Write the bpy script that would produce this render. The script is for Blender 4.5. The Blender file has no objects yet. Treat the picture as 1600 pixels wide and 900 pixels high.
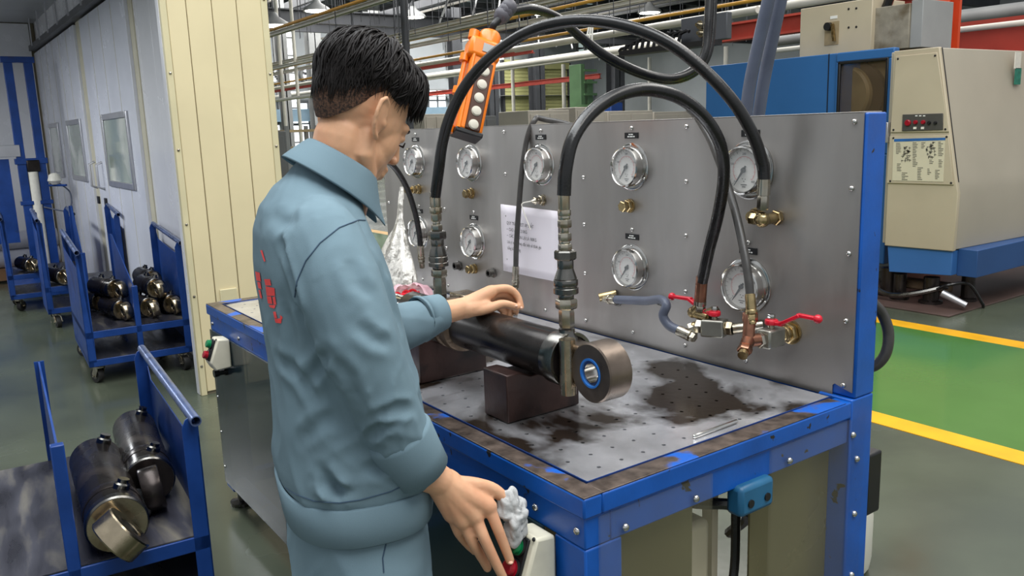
import bpy, bmesh, math, random
from mathutils import Vector, Matrix, noise
random.seed(7)
SC = bpy.context.scene
COL = SC.collection
V = Vector
PI = math.pi
# ---------------------------------------------------------------- camera
CF = 1305.83
_yaw, _pitch, _roll = math.radians(54.776), math.radians(10.816), math.radians(-1.949)
CC = V((1.0619, -0.8894, 1.4981))
CW = V((-math.sin(_yaw)*math.cos(_pitch), math.cos(_yaw)*math.cos(_pitch), -math.sin(_pitch)))
_r0 = V((math.cos(_yaw), math.sin(_yaw), 0)); _u0 = _r0.cross(CW)
CR = _r0*math.cos(_roll) + _u0*math.sin(_roll)
CU = _u0*math.cos(_roll) - _r0*math.sin(_roll)
cam_d = bpy.data.cameras.new('camera'); cam = bpy.data.objects.new('camera', cam_d); COL.objects.link(cam)
cam_d.sensor_width = 36; cam_d.lens = 36*CF/1600; cam_d.clip_start = .02; cam_d.clip_end = 300
_m = Matrix((CR, CU, -CW)).transposed().to_4x4(); _m.translation = CC
cam.matrix_world = _m
SC.camera = cam
# ---------------------------------------------------------------- light
SC.view_settings.view_transform = 'Standard'; SC.view_settings.look = 'None'
SC.view_settings.gamma = 1; SC.view_settings.use_curve_mapping = False
SC.view_settings.exposure = -0.2
W = bpy.data.worlds.new('world'); SC.world = W; W.use_nodes = True
_bg = W.node_tree.nodes['Background']
_bg.inputs[0].default_value = (.90, .95, 1.0, 1); _bg.inputs[1].default_value = .72
def area(name, loc, target, sx, sy, power, col=(1, 1, 1)):
    d = bpy.data.lights.new(name, 'AREA'); d.shape = 'RECTANGLE'; d.size = sx; d.size_y = sy; d.energy = power; d.color = col
    o = bpy.data.objects.new(name, d); COL.objects.link(o); o.location = loc
    o.rotation_euler = (V(target)-V(loc)).to_track_quat('-Z', 'Y').to_euler()
    return o
area('skylight_near', (-.3, -.4, 5.6), (-.3, -.4, 0), 9, 2.2, 520, (.95, .98, 1.0))
area('skylight_bench', (0.5, 3.6, 5.8), (0.2, 3.2, 0), 9, 1.6, 330, (1.0, .97, .92))
area('booth_fill', (-7, -1.6, 2.54), (-7, -1.6, 0), 3.2, .5, 120, (.93, .97, 1.0))  # added fill lamp under the closed booth ceiling, brightens the white walls
area('skylight_machine', (-4, 8.5, 5.8), (-4, 8.5, 0), 9, 1.8, 260, (1.0, .95, .88))
area('skylight_far', (-17, 9, 6.2), (-17, 9, 0), 16, 2.2, 1700, (1, .98, .95))
area('skylight_end', (-27, 16, 6.2), (-27, 16, 0), 8, 14, 3000, (1, .98, .95))

# ---------------------------------------------------------------- pixel -> place helpers (1600x900 frame of the photograph)
def ray(x, y): return CW + CR*((x-800)/CF) - CU*((y-450)/CF)
def hx(x, y, v): d = ray(x, y); return CC + d*((v-CC.x)/d.x)
def hy(x, y, v): d = ray(x, y); return CC + d*((v-CC.y)/d.y)
def hz(x, y, v): d = ray(x, y); return CC + d*((v-CC.z)/d.z)
def dp(x, y, t): return CC + ray(x, y)*t
# ---------------------------------------------------------------- materials
def lin(c): c /= 255; return c/12.92 if c <= .04045 else ((c+.055)/1.055)**2.4
def srgb(r, g, b): return (lin(r), lin(g), lin(b), 1)
MT = {}
def mat(key, rgb, rough=.5, metal=0, var=.12, scale=14, bump=0, bscale=None, rvar=.0, alt=None, thr=(.45, .6), ascale=6, stretch=None, coat=0, spec=.5, trans=0, alpha=1, emit=0, ior=1.45, arough=None, detail=5, sss=0, altmetal=None, coord='Object'):
    if key in MT: return MT[key]
    m = bpy.data.materials.new(key); m.use_nodes = True; n = m.node_tree.nodes; l = m.node_tree.links
    b = n['Principled BSDF']; c = srgb(*rgb)
    b.inputs['Roughness'].default_value = rough; b.inputs['Metallic'].default_value = metal
    b.inputs['Specular IOR Level'].default_value = spec; b.inputs['Coat Weight'].default_value = coat; b.inputs['Coat Roughness'].default_value = .12
    b.inputs['Transmission Weight'].default_value = trans; b.inputs['Alpha'].default_value = alpha; b.inputs['IOR'].default_value = ior
    if sss: b.inputs['Subsurface Weight'].default_value = sss; b.inputs['Subsurface Radius'].default_value = (.012, .005, .003)
    if emit: b.inputs['Emission Color'].default_value = c; b.inputs['Emission Strength'].default_value = emit
    b.inputs['Base Color'].default_value = c
    tc = n.new('ShaderNodeTexCoord'); mp = n.new('ShaderNodeMapping'); l.new(tc.outputs[coord], mp.inputs[0])
    if stretch: mp.inputs['Scale'].default_value = stretch
    def nz(s, det=5, dist=0):
        t = n.new('ShaderNodeTexNoise'); t.inputs['Scale'].default_value = s; t.inputs['Detail'].default_value = det; t.inputs['Distortion'].default_value = dist
        l.new(mp.outputs[0], t.inputs[0]); return t
    col = None
    if var:
        t = nz(scale, detail); r = n.new('ShaderNodeValToRGB'); l.new(t.outputs[0], r.inputs[0])
        r.color_ramp.elements[0].position = .28; r.color_ramp.elements[1].position = .72
        r.color_ramp.elements[0].color = tuple(v*(1-var*1.6) for v in c[:3])+(1,)
        r.color_ramp.elements[1].color = tuple(min(1, v*(1+var*1.4)) for v in c[:3])+(1,)
        col = r.outputs[0]
        if rvar:
            mr = n.new('ShaderNodeMapRange'); l.new(t.outputs[0], mr.inputs[0]); mr.inputs[1].default_value = .3; mr.inputs[2].default_value = .7
            mr.inputs[3].default_value = max(.02, rough-rvar); mr.inputs[4].default_value = min(1, rough+rvar); l.new(mr.outputs[0], b.inputs['Roughness'])
    if alt:
        t2 = nz(ascale, 8, .4); r2 = n.new('ShaderNodeValToRGB'); l.new(t2.outputs[0], r2.inputs[0])
        r2.color_ramp.elements[0].position = thr[0]; r2.color_ramp.elements[1].position = thr[1]
        mx = n.new('ShaderNodeMix'); mx.data_type = 'RGBA'; l.new(r2.outputs[0], mx.inputs[0])
        if col: l.new(col, mx.inputs[6])
        else: mx.inputs[6].default_value = c
        mx.inputs[7].default_value = srgb(*alt); col = mx.outputs[2]
        if arough is not None:
            mr = n.new('ShaderNodeMapRange'); l.new(r2.outputs[0], mr.inputs[0]); mr.inputs[3].default_value = rough; mr.inputs[4].default_value = arough; l.new(mr.outputs[0], b.inputs['Roughness'])
        if altmetal is not None:
            mr = n.new('ShaderNodeMapRange'); l.new(r2.outputs[0], mr.inputs[0]); mr.inputs[3].default_value = metal; mr.inputs[4].default_value = altmetal; l.new(mr.outputs[0], b.inputs['Metallic'])
    if col: l.new(col, b.inputs['Base Color'])
    if bump:
        t3 = nz(bscale or scale*3, 6); bp = n.new('ShaderNodeBump'); bp.inputs['Strength'].default_value = bump; bp.inputs['Distance'].default_value = .01
        l.new(t3.outputs[0], bp.inputs['Height']); l.new(bp.outputs[0], b.inputs['Normal'])
    MT[key] = m; return m
# ---------------------------------------------------------------- mesh helpers
class MB:
    def __init__(s): s.v = []; s.f = []
    def raw(s, vs, fs):
        k = len(s.v); s.v += [tuple(p) for p in vs]; s.f += [tuple(i+k for i in q) for q in fs]; return s
    def box(s, c, d, rot=None):
        c = V(c); x, y, z = d[0]/2, d[1]/2, d[2]/2
        q = [V((i*x, j*y, k*z)) for k in (-1, 1) for j in (-1, 1) for i in (-1, 1)]
        if rot is not None: q = [rot @ p for p in q]
        return s.raw([p+c for p in q], [(0, 2, 3, 1), (4, 5, 7, 6), (0, 1, 5, 4), (2, 6, 7, 3), (0, 4, 6, 2), (1, 3, 7, 5)])
    def b2(s, a, b):
        return s.box([(a[i]+b[i])/2 for i in range(3)], [abs(b[i]-a[i]) for i in range(3)])
    def bar(s, a, b, wd, ht, up=(0, 0, 1)):
        a = V(a); b = V(b); d = (b-a); L = d.length; d.normalize(); u = V(up); r = d.cross(u)
        if r.length < 1e-4: r = d.cross(V((0, 1, 0)))
        r.normalize(); u = r.cross(d); return s.box((a+b)/2, (wd, L, ht), Matrix((r, d, u)).transposed())
    def lathe(s, prof, o, ax, n=20, cap=True):
        o = V(o); ax = V(ax).normalized(); e = ax.orthogonal().normalized(); g = ax.cross(e); vs = []; fs = []
        for r, h in prof:
            for i in range(n):
                t = 2*PI*i/n; vs.append(o+ax*h+(e*math.cos(t)+g*math.sin(t))*r)
        for j in range(len(prof)-1):
            for i in range(n):
                i2 = (i+1) % n; fs.append((j*n+i, j*n+i2, (j+1)*n+i2, (j+1)*n+i))
        if cap:
            fs.append(tuple(range(n))[::-1]); fs.append(tuple((len(prof)-1)*n+i for i in range(n)))
        return s.raw(vs, fs)
    def cyl(s, a, b, r0, r1=None, n=16):
        a = V(a); b = V(b); return s.lathe([(r0, 0), (r0 if r1 is None else r1, (b-a).length)], a, b-a, n)
    def ringpipe(s, a, b, ro, ri, n=24):
        a = V(a); L = (V(b)-a).length
        return s.lathe([(ri, 0), (ro, 0), (ro, L), (ri, L), (ri, 0)], a, V(b)-a, n, cap=False)
    def sphere(s, c, r, n=12, m=8, sc=(1, 1, 1)):
        c = V(c); vs = [c+V((0, 0, -r*sc[2]))]; fs = []
        for j in range(1, m):
            t = PI*j/m-PI/2
            for i in range(n):
                a = 2*PI*i/n; vs.append(c+V((r*math.cos(t)*math.cos(a)*sc[0], r*math.cos(t)*math.sin(a)*sc[1], r*math.sin(t)*sc[2])))
        vs.append(c+V((0, 0, r*sc[2]))); e = len(vs)-1
        for i in range(n):
            i2 = (i+1) % n; fs.append((0, 1+i2, 1+i)); fs.append((e, e-n+i, e-n+i2))
            for j in range(m-2): fs.append((1+j*n+i, 1+j*n+i2, 1+(j+1)*n+i2, 1+(j+1)*n+i))
        return s.raw(vs, fs)
    def tube(s, pts, r, n=10, rnd=False):
        pts = [V(p) for p in pts]; k = len(pts); rr = list(r) if hasattr(r, '__len__') else [r]*k
        T = []
        for i in range(k):
            d = pts[min(i+1, k-1)]-pts[max(i-1, 0)]; T.append(d.normalized() if d.length > 1e-9 else V((0, 0, 1)))
        if rnd:
            a0, a1 = pts[0]-T[0]*rr[0]*.55, pts[-1]+T[-1]*rr[-1]*.55
            b0, b1 = pts[0]-T[0]*rr[0]*.9, pts[-1]+T[-1]*rr[-1]*.9
            pts = [b0, a0]+pts+[a1, b1]; rr = [rr[0]*.35, rr[0]*.8]+rr+[rr[-1]*.8, rr[-1]*.35]; T = [T[0]]*2+T+[T[-1]]*2; k += 4
        e = T[0].orthogonal().normalized(); vs = []; fs = []
        for i in range(k):
            e = (e-T[i]*e.dot(T[i])); e.normalize(); g = T[i].cross(e)
            for j in range(n):
                t = 2*PI*j/n; vs.append(pts[i]+(e*math.cos(t)+g*math.sin(t))*rr[i])
        for i in range(k-1):
            for j in range(n):
                j2 = (j+1) % n; fs.append((i*n+j, i*n+j2, (i+1)*n+j2, (i+1)*n+j))
        fs.append(tuple(range(n))[::-1]); fs.append(tuple((k-1)*n+j for j in range(n)))
        return s.raw(vs, fs)
    def prism(s, poly, vec):
        n = len(poly); poly = [V(p) for p in poly]; vec = V(vec)
        return s.raw(poly+[p+vec for p in poly], [tuple(range(n))[::-1], tuple(range(n, 2*n))]+[(i, (i+1) % n, n+(i+1) % n, n+i) for i in range(n)])
    def loft(s, rings, cap=True):
        n = len(rings[0]); vs = [p for r in rings for p in r]; fs = []
        for j in range(len(rings)-1):
            for i in range(n):
                i2 = (i+1) % n; fs.append((j*n+i, j*n+i2, (j+1)*n+i2, (j+1)*n+i))
        if cap: fs.append(tuple(range(n))[::-1]); fs.append(tuple((len(rings)-1)*n+i for i in range(n)))
        return s.raw(vs, fs)
    def mesh(s, name, smooth=38):
        me = bpy.data.meshes.new(name); me.from_pydata(s.v, [], s.f)
        bm = bmesh.new(); bm.from_mesh(me); bmesh.ops.recalc_face_normals(bm, faces=bm.faces); bm.to_mesh(me); bm.free()
        me.polygons.foreach_set('use_smooth', [True]*len(me.polygons))
        if smooth < 180: me.set_sharp_from_angle(angle=math.radians(smooth))
        return me
    def build(s, name, m, parent=None, bevel=0, smooth=38):
        me = s.mesh(name, smooth); return obj(name, me, m, parent, bevel)
LOCAL = set()
def obj(name, me, m, parent=None, bevel=0):
    o = bpy.data.objects.new(name, me); COL.objects.link(o)
    if m is not None and not me.materials: me.materials.append(m)
    if parent is not None:
        o.parent = parent; top = parent
        while top.parent is not None: top = top.parent
        if top.name not in LOCAL and parent.parent is None: o.matrix_parent_inverse = parent.matrix_basis.inverted()
    if bevel:
        b = o.modifiers.new('bevel', 'BEVEL'); b.width = bevel; b.segments = 2; b.limit_method = 'ANGLE'; b.angle_limit = math.radians(40); b.harden_normals = False
    return o
def thing(name, label, cat, loc=(0, 0, 0), rz=0, group=None, local=False):
    o = bpy.data.objects.new(name, None); COL.objects.link(o); o.location = loc; o.rotation_euler = (0, 0, rz); o.empty_display_size = .05
    o.matrix_basis = Matrix.Translation(V(loc)) @ Matrix.Rotation(rz, 4, 'Z')
    tag(o, label, cat, group)
    if local: LOCAL.add(o.name)
    return o
def tag(o, label=None, cat=None, group=None, kind=None):
    if label: o['label'] = label
    if cat: o['category'] = cat
    if group: o['group'] = group
    if kind: o['kind'] = kind
    return o
def struct(o): o['kind'] = 'structure'; return o
def copy_tree(o, parent=None):
    c = o.copy(); COL.objects.link(c)
    if parent is not None: c.parent = parent
    for ch in list(o.children): copy_tree(ch, c)
    return c
def spline(pts, per=10):
    pts = [V(p) for p in pts]; q = [pts[0]*2-pts[1]]+pts+[pts[-1]*2-pts[-2]]; out = []
    for i in range(1, len(q)-2):
        a, b, c, d = q[i-1:i+3]
        for k in range(per):
            t = k/per; out.append(.5*((2*b)+(c-a)*t+(2*a-5*b+4*c-d)*t*t+(3*b-a-3*c+d)*t**3))
    out.append(pts[-1]); return out
def text(s, size, o, right, up, m, parent, name, ext=.0004, align='CENTER', sx=1.0):
    cu = bpy.data.curves.new(name, 'FONT'); cu.body = s; cu.size = size; cu.align_x = align; cu.align_y = 'CENTER'; cu.extrude = ext; cu.resolution_u = 2
    t = bpy.data.objects.new(name, cu); COL.objects.link(t); dg = bpy.context.evaluated_depsgraph_get()
    me = bpy.data.meshes.new_from_object(t.evaluated_get(dg)); bpy.data.objects.remove(t)
    r = V(right).normalized(); u = V(up).normalized(); M4 = Matrix((r*sx, u, r.cross(u))).transposed().to_4x4(); M4.translation = V(o)
    me.transform(M4); me.materials.clear(); return obj(name, me, m, parent)
def remesh(mb, vox, smooth=0, fac=.5):
    o = bpy.data.objects.new('tmp', mb.mesh('tmp', 180)); COL.objects.link(o)
    r = o.modifiers.new('r', 'REMESH'); r.mode = 'VOXEL'; r.voxel_size = vox; r.use_smooth_shade = True
    if smooth: s = o.modifiers.new('s', 'SMOOTH'); s.iterations = smooth; s.factor = fac
    dg = bpy.context.evaluated_depsgraph_get(); me = bpy.data.meshes.new_from_object(o.evaluated_get(dg)); bpy.data.objects.remove(o)
    me.polygons.foreach_set('use_smooth', [True]*len(me.polygons)); return me
def hexp(o, ax, r, h0, h1, mb):  # hexagonal nut section
    mb.lathe([(r*.88, h0), (r, h0+.15*(h1-h0)), (r, h1-.15*(h1-h0)), (r*.88, h1)], o, ax, 6)
# shared materials
BLUE = mat('blue_paint', (10, 82, 168), .36, 0, .12, 9, .05, 60, .08, alt=(34, 30, 28), thr=(.655, .675), ascale=24, coat=.1)
BLUEW = mat('blue_paint_worn', (98, 86, 78), .32, .45, .42, 30, .12, 70, .1, alt=(22, 88, 178), thr=(.56, .60), ascale=6, arough=.4, altmetal=0)
BLUED = mat('cart_blue_paint', (16, 58, 126), .42, 0, .15, 8, .05, 50, .08, alt=(40, 44, 60), thr=(.68, .78), ascale=6)
STEEL = mat('stainless_sheet', (178, 174, 170), .38, .8, .07, 4, .02, 90, .08, alt=(150, 145, 140), thr=(.38, .72), ascale=1.6, stretch=(2.2, 1, .45))
CHROME = mat('bright_steel', (196, 194, 190), .16, 1, .08, 20, 0, None, .05)
ZINC = mat('zinc_plated_fitting', (176, 170, 156), .24, 1, .14, 30, 0, None, .08, alt=(150, 128, 88), thr=(.5, .8), ascale=16)
BRASS = mat('brass_fitting', (172, 152, 112), .26, 1, .16, 30, 0, None, .08, alt=(120, 96, 60), thr=(.5, .8), ascale=18)
COPPERY = mat('reddish_bronze_fitting', (150, 106, 86), .32, 1, .16, 30, 0, None, .08)
GUN = mat('dark_gunmetal', (112, 110, 106), .25, 1, .15, 20, 0, None, .07)
DARKSTEEL = mat('oily_dark_steel', (58, 52, 50), .30, .75, .22, 9, .05, 40, .12)
RAWSTEEL = mat('machined_steel', (176, 162, 138), .24, 1, .14, 18, .03, 120, .08, alt=(110, 92, 70), thr=(.55, .8), ascale=10)
RUBBER = mat('black_hose_rubber', (20, 19, 19), .28, 0, .15, 20, .05, 200, .08, spec=.6)
RUBG = mat('grey_blue_hose_rubber', (84, 90, 106), .42, 0, .1, 12, .05, 120)
BLACK = mat('black_plastic', (20, 20, 22), .45, 0, .1, 30)
TYRE = mat('caster_rubber', (34, 33, 32), .6, 0, .2, 30, .1, 80)
WHITEP = mat('white_enamel', (222, 218, 206), .4, 0, .05, 30)
CREAMP = mat('cream_plastic', (214, 208, 186), .4, 0, .06, 20)
RED = mat('red_vinyl_handle', (206, 20, 44), .32, 0, .08, 20, coat=.3)
GREENB = mat('green_push_button', (10, 120, 70), .3, 0, .06, 30)
REDB = mat('dark_red_push_button', (150, 16, 34), .3, 0, .06, 30)
INK = mat('black_ink', (40, 38, 38), .6, 0, 0)
WHITEI = mat('white_ink', (225, 225, 220), .6, 0, 0)
REDI = mat('red_ink', (214, 96, 92), .6, 0, 0)
# ================================================================ SETTING
FLOORM = mat('floor_epoxy_grey_green', (78, 84, 70), .22, 0, .12, 1.3, .03, 30, .10, alt=(62, 67, 57), thr=(.45, .7), ascale=.9, spec=.45)
LANEM = mat('floor_epoxy_green', (76, 118, 54), .12, 0, .06, 1.5, .02, 25, .05, spec=.5)
YELM = mat('floor_marking_yellow', (226, 166, 10), .35, 0, .08, 6)
fl = struct(MB().b2((-34, -7, -.2), (9, 31, 0)).build('floor', FLOORM))
ln = struct(MB().b2((-31, 2.985, 0), (8.5, 4.755, .0025)).build('floor_lane', LANEM))
struct(MB().b2((-31, 2.835, 0), (8.5, 2.985, .003)).build('trim_1', YELM))
struct(MB().b2((-31, 4.755, 0), (8.5, 4.925, .003)).build('trim_2', YELM))
# ---- booth on the left: cream end wall, white wall with sliding doors, far wall, ceiling
CREAMW = mat('cream_wall_panel', (216, 202, 162), .45, 0, .04, 2, .02, 8, alt=(206, 190, 150), thr=(.62, .8), ascale=2)
CREAMT = mat('cream_wall_trim', (206, 196, 158), .45, 0, .05, 4)
WHITEW = mat('white_wall_panel', (220, 220, 224), .26, 0, .03, 2, .01, 4, .04)
GREYT = mat('grey_door_frame', (196, 190, 168), .45, 0, .06, 6)
JOINT = mat('dark_panel_joint', (120, 112, 92), .8, 0, 0)
WX, WY0, WY1 = -3.9, .335, .92
YW = .56
cw = struct(MB().b2((-3.985, WY0+.012, 0), (WX-.012, WY1, 4.2)).build('wall_booth_end', JOINT))
ys = [WY0+.035, .475, .615, .755, WY1-.02]
for i in range(4):
    MB().b2((WX-.02, ys[i]+.002, .02), (WX, ys[i+1]-.002, 4.2)).build('panel', CREAMW, cw, .003)
for a, b in ((WY0, WY0+.035), (WY1-.022, WY1+.016)):
    t = MB().b2((WX-.03, a, 0), (WX+.004, b, 4.2)).build('corner_trim', CREAMT, cw, .003)
    for k in range(9):
        MB().lathe([(.009, 0), (.007, .004), (.002, .006)], (WX+.004, (a+b)/2, .18+.42*k), (1, 0, 0), 10).build('screw', ZINC, t)
MB().b2((WX-.001, .50, .30), (WX+.012, .60, .62)).build('socket_cover', CREAMT, cw, .004)
MB().b2((-3.985, WY0-.002, 0), (WX-.03, WY0+.012, 4.2)).build('panel', WHITEW, cw, .002)
wl = struct(MB().b2((-10.8, YW+.03, 0), (-3.985, WY1, 4.2)).build('wall_left', JOINT))
def wallpan(x0, x1, z0=0, z1=2.95, m=WHITEW, y=YW):
    MB().b2((x0+.002, y, z0), (x1-.002, y+.035, z1)).build('panel', m, wl, .002)
# door positions from the picture (plane of the wall)
def wxp(px, py=200): return hy(px, py, YW).x
d1a, d1b = wxp(150), wxp(223); post = (wxp(140), wxp(150)); d2a, d2b = wxp(66), wxp(140)
xe = d1b+.20
for i in range(4): wallpan(xe+(-3.985-xe)*i/4, xe+(-3.985-xe)*(i+1)/4, 0, 4.2)
MB().b2((d1b, YW-.01, 0), (d1b+.12, YW+.03, 2.6)).build('door_frame', GREYT, wl, .004)
wallpan(d1b+.12, d1b+.2)
x = d2a-1.2
wallpan(-10.75, d2a-.6); wallpan(d2a-.6, d2a)
wallpan(post[0], post[1], 0, 2.6, GREYT, YW-.012)
wallpan(d2a, d1b+.12, 2.62, 2.95)
GLASSB = mat('door_window_glass', (150, 160, 150), .06, 0, .25, 1.2, 0, None, 0, spec=.8, alt=(205, 208, 200), thr=(.5, .62), ascale=1.6)
ALU = mat('aluminium_frame', (190, 190, 194), .35, .8, .05, 8)
def door(n, x0, x1, wins):
    z1 = 2.58; y = YW-.035
    d = struct(MB().b2((x0, y, .02), (x1, y+.035, z1)).build('door_%d' % n, mat('white_door_leaf', (216, 218, 228), .26, 0, .04, 2, .02, 7, .04), None, .003))
    k = max(2, int((x1-x0)/.45))
    for i in range(1, k): MB().b2((x0+(x1-x0)*i/k-.002, y-.002, .02), (x0+(x1-x0)*i/k+.002, y, z1)).build('seam', GREYT, d)
    for a, b, c, e in wins:
        w = MB()
        for q in ((a, c-.05, b, c), (a, e, b, e+.05), (a-.05, c-.05, a, e+.05), (b, c-.05, b+.05, e+.05)):
            w.b2((q[0], y-.018, q[1]), (q[2], y, q[3]))
        wf = w.build('window_frame', ALU, d, .004); MB().b2((a, y-.006, c), (b, y-.001, e)).build('pane', GLASSB, wf)
    return d
def wr(p0, p1): a = hy(p0[0], p0[1], YW-.04); b = hy(p1[0], p1[1], YW-.04); return (a.x, b.x, min(a.z, b.z), max(a.z, b.z))
zz = (1.17, 1.68)
dr1 = door(1, d1a, d1b, [(wxp(171), wxp(208), *zz)])
dr2 = door(2, d2a, d2b, [(wxp(84), wxp(97), *zz), (wxp(113), wxp(133), *zz)])
for d, px in ((dr1, 159), (dr2, 148)):
    x0 = hy(px, 275, YW-.05).x; h = MB().tube([(x0, YW-.035, 1.32), (x0, YW-.085, 1.30), (x0, YW-.085, 1.10), (x0, YW-.035, 1.08)], .012, 8)
    h.build('handle', ALU, d); MB().b2((x0-.04, YW-.05, .93), (x0+.04, YW-.034, 1.0)).build('lock', BLACK, d, .004)
struct(MB().b2((-10.75, YW-.09, 2.60), (-4.36, YW-.005, 2.66)).build('trim_3', mat('dark_door_track', (96, 96, 98), .5, .4, .1, 6)))
tr = MB()
for i in range(9): tr.b2((-10.4+.68*i, YW-.10, 2.63), (-10.36+.68*i, YW-.09, 2.95))
struct(tr.build('trim_4', ALU))
wf = struct(MB().b2((-10.95, -5, 0), (-10.8, WY1, 3.0)).build('wall_far', JOINT))
for i in range(9): MB().b2((-10.81, -4.9+.6*i+.002, 0), (-10.78, -4.9+.6*(i+1)-.002, 2.92)).build('panel', WHITEW, wf, .002)
CEILM = mat('grey_ceiling_panel', (176, 178, 182), .4, 0, .05, 1.5, .02, 6)
cl = struct(MB().b2((-10.95, -5, 2.95), (-4.4, WY1, 3.1)).build('ceiling', JOINT))
for i in range(6): MB().b2((-10.78+1.06*i+.002, -4.9, 2.93), (-10.78+1.06*(i+1)-.002, YW+.03, 2.955)).build('panel', CEILM, cl, .002)
v = MB().b2((-8.9, -.55, 2.915), (-8.2, -.1, 2.932)).build('air_vent', ALU, cl, .003)
for i in range(8): MB().b2((-8.85+.08*i, -.5, 2.908), (-8.81+.08*i, -.15, 2.916)).build('slat', BLACK, v)

# ---- far hall
EX = -32.0
HALLW = mat('far_wall_cladding', (162, 168, 172), .6, 0, .08, .6)
HALLD = mat('dark_steelwork', (70, 72, 76), .55, .2, .12, 2)
HALLG = mat('grey_steelwork', (140, 142, 142), .55, .1, .1, 2)
DAY = mat('daylit_window_pane', (246, 250, 255), .4, 0, .06, .8, emit=1.6)
DAYG = mat('pale_green_daylit_pane', (196, 216, 210), .4, 0, .1, .5, emit=.6)
SHUT = mat('olive_roller_shutter', (196, 196, 136), .55, 0, .05, 1)
ORANGEC = mat('orange_red_steel_paint', (206, 74, 36), .5, 0, .1, 3)
REDC = mat('dull_red_crane_paint', (168, 62, 48), .55, 0, .1, 3)
LBLUE = mat('pale_blue_beam_paint', (132, 158, 176), .5, 0, .08, 2)
WPIPE = mat('white_conduit', (206, 204, 194), .45, 0, .08, 4)
YPIPE = mat('yellow_gas_pipe', (206, 152, 58), .45, 0, .08, 4)
wb = struct(MB().b2((EX-.4, .9, 0), (EX-.2, 31, 6.8)).build('wall_back', HALLW))
wrt = struct(MB().b2((-32, 28, 0), (9, 28.3, 6.8)).build('wall_right', HALLW))
def prect(x0, y0, x1, y1, X=EX):
    a = hx(x0, (y0+y1)/2, X); b = hx(x1, (y0+y1)/2, X); c = hx((x0+x1)/2, y0, X); d = hx((x0+x1)/2, y1, X)
    return a.y, b.y, max(0.02, d.z), c.z
nwin = [0]
def win(x0, y0, x1, y1, nx, nz, m=DAY):
    nwin[0] += 1; a, b, c, d = prect(x0, y0, x1, y1); f = MB(); t = .06
    for i in range(nx+1): yy = a+(b-a)*i/nx; f.b2((EX-.2, yy-t/2, c), (EX-.08, yy+t/2, d))
    for k in range(nz+1): z = c+(d-c)*k/nz; f.b2((EX-.2, a-t/2, z-t/2), (EX-.09, b+t/2, z+t/2))
    w = struct(f.build('window_%d' % nwin[0], HALLG))
    for i in range(nx):
        for k in range(nz):
            MB().b2((EX-.18, a+(b-a)*i/nx, c+(d-c)*k/nz), (EX-.15, a+(b-a)*(i+1)/nx, c+(d-c)*(k+1)/nz)).build('pane', m, w)
    return w
win(434, 2, 466, 250, 1, 9); win(530, 14, 573, 52, 2, 2); win(700, 40, 722, 120, 1, 5); win(470, 160, 486, 250, 1, 4)
win(892, 108, 912, 168, 2, 4, DAYG); win(1018, 78, 1062, 106, 3, 1, DAYG); win(1078, 66, 1112, 100, 3, 1, DAYG); win(1020, 112, 1092, 150, 4, 2, DAYG)
win(735, 130, 768, 180, 2, 4, DAYG); win(672, 140, 700, 190, 2, 3); win(418, 194, 486, 206, 5, 1); win(1120, 20, 1136, 60, 1, 2, DAYG)
win(620, 95, 660, 135, 2, 3); win(775, 40, 790, 100, 1, 4); win(905, 60, 930, 90, 2, 2, DAYG); win(970, 80, 1000, 105, 2, 2, DAYG); win(1180, 30, 1240, 60, 5, 1, DAYG); win(1476, 20, 1600, 44, 9, 1); win(505, 60, 540, 150, 2, 5, DAYG)
# round fans in the far wall
def fan(px, py, r, lab):
    c = hx(px, py, EX+.05); R = r/CF*(c-CC).dot(CW)
    t = thing('exhaust_fan', lab, 'fan', (c.x, c.y, c.z-R), 0, 'round exhaust fans in the far wall')
    MB().ringpipe((c.x-.36, c.y, c.z), (c.x+.06, c.y, c.z), R*1.12, R*.95, 28).build('housing', HALLG, t)
    MB().cyl((c.x-.16, c.y, c.z), (c.x-.13, c.y, c.z), R*.96, None, 28).build('daylight_opening', DAY, t)
    for k in range(5):
        a = k*2*PI/5+.3; e = V((0, math.cos(a), math.sin(a))); g = V((0, -math.sin(a), math.cos(a)))
        MB().prism([c+e*R*.12-g*R*.1+V((-.06, 0, 0)), c+e*R*.9-g*R*.16+V((-.06, 0, 0)), c+e*R*.9+g*R*.16+V((-.02, 0, 0)), c+e*R*.12+g*R*.1+V((-.02, 0, 0))], (.015, 0, 0)).build('blade', HALLD, t)
    MB().cyl((c.x-.1, c.y, c.z), (c.x+.02, c.y, c.z), R*.16, None, 12).build('hub', HALLD, t)
    g = MB()
    for k in range(-3, 4): hh = R*math.sqrt(1-(k/4)**2); g.b2((c.x+.05, c.y-hh, c.z+R*k/4-.012), (c.x+.07, c.y+hh, c.z+R*k/4+.012))
    g.build('guard', HALLG, t)
fan(428, 115, 13, 'round exhaust fan in far wall beside the cream wall edge')
fan(484, 117, 13, 'round exhaust fan in far wall touching the back of the hair')
fan(944, 121, 9, 'round exhaust fan beyond the green tower machine')
fan(987, 121, 9, 'round exhaust fan in front of the dark far column')
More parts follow.
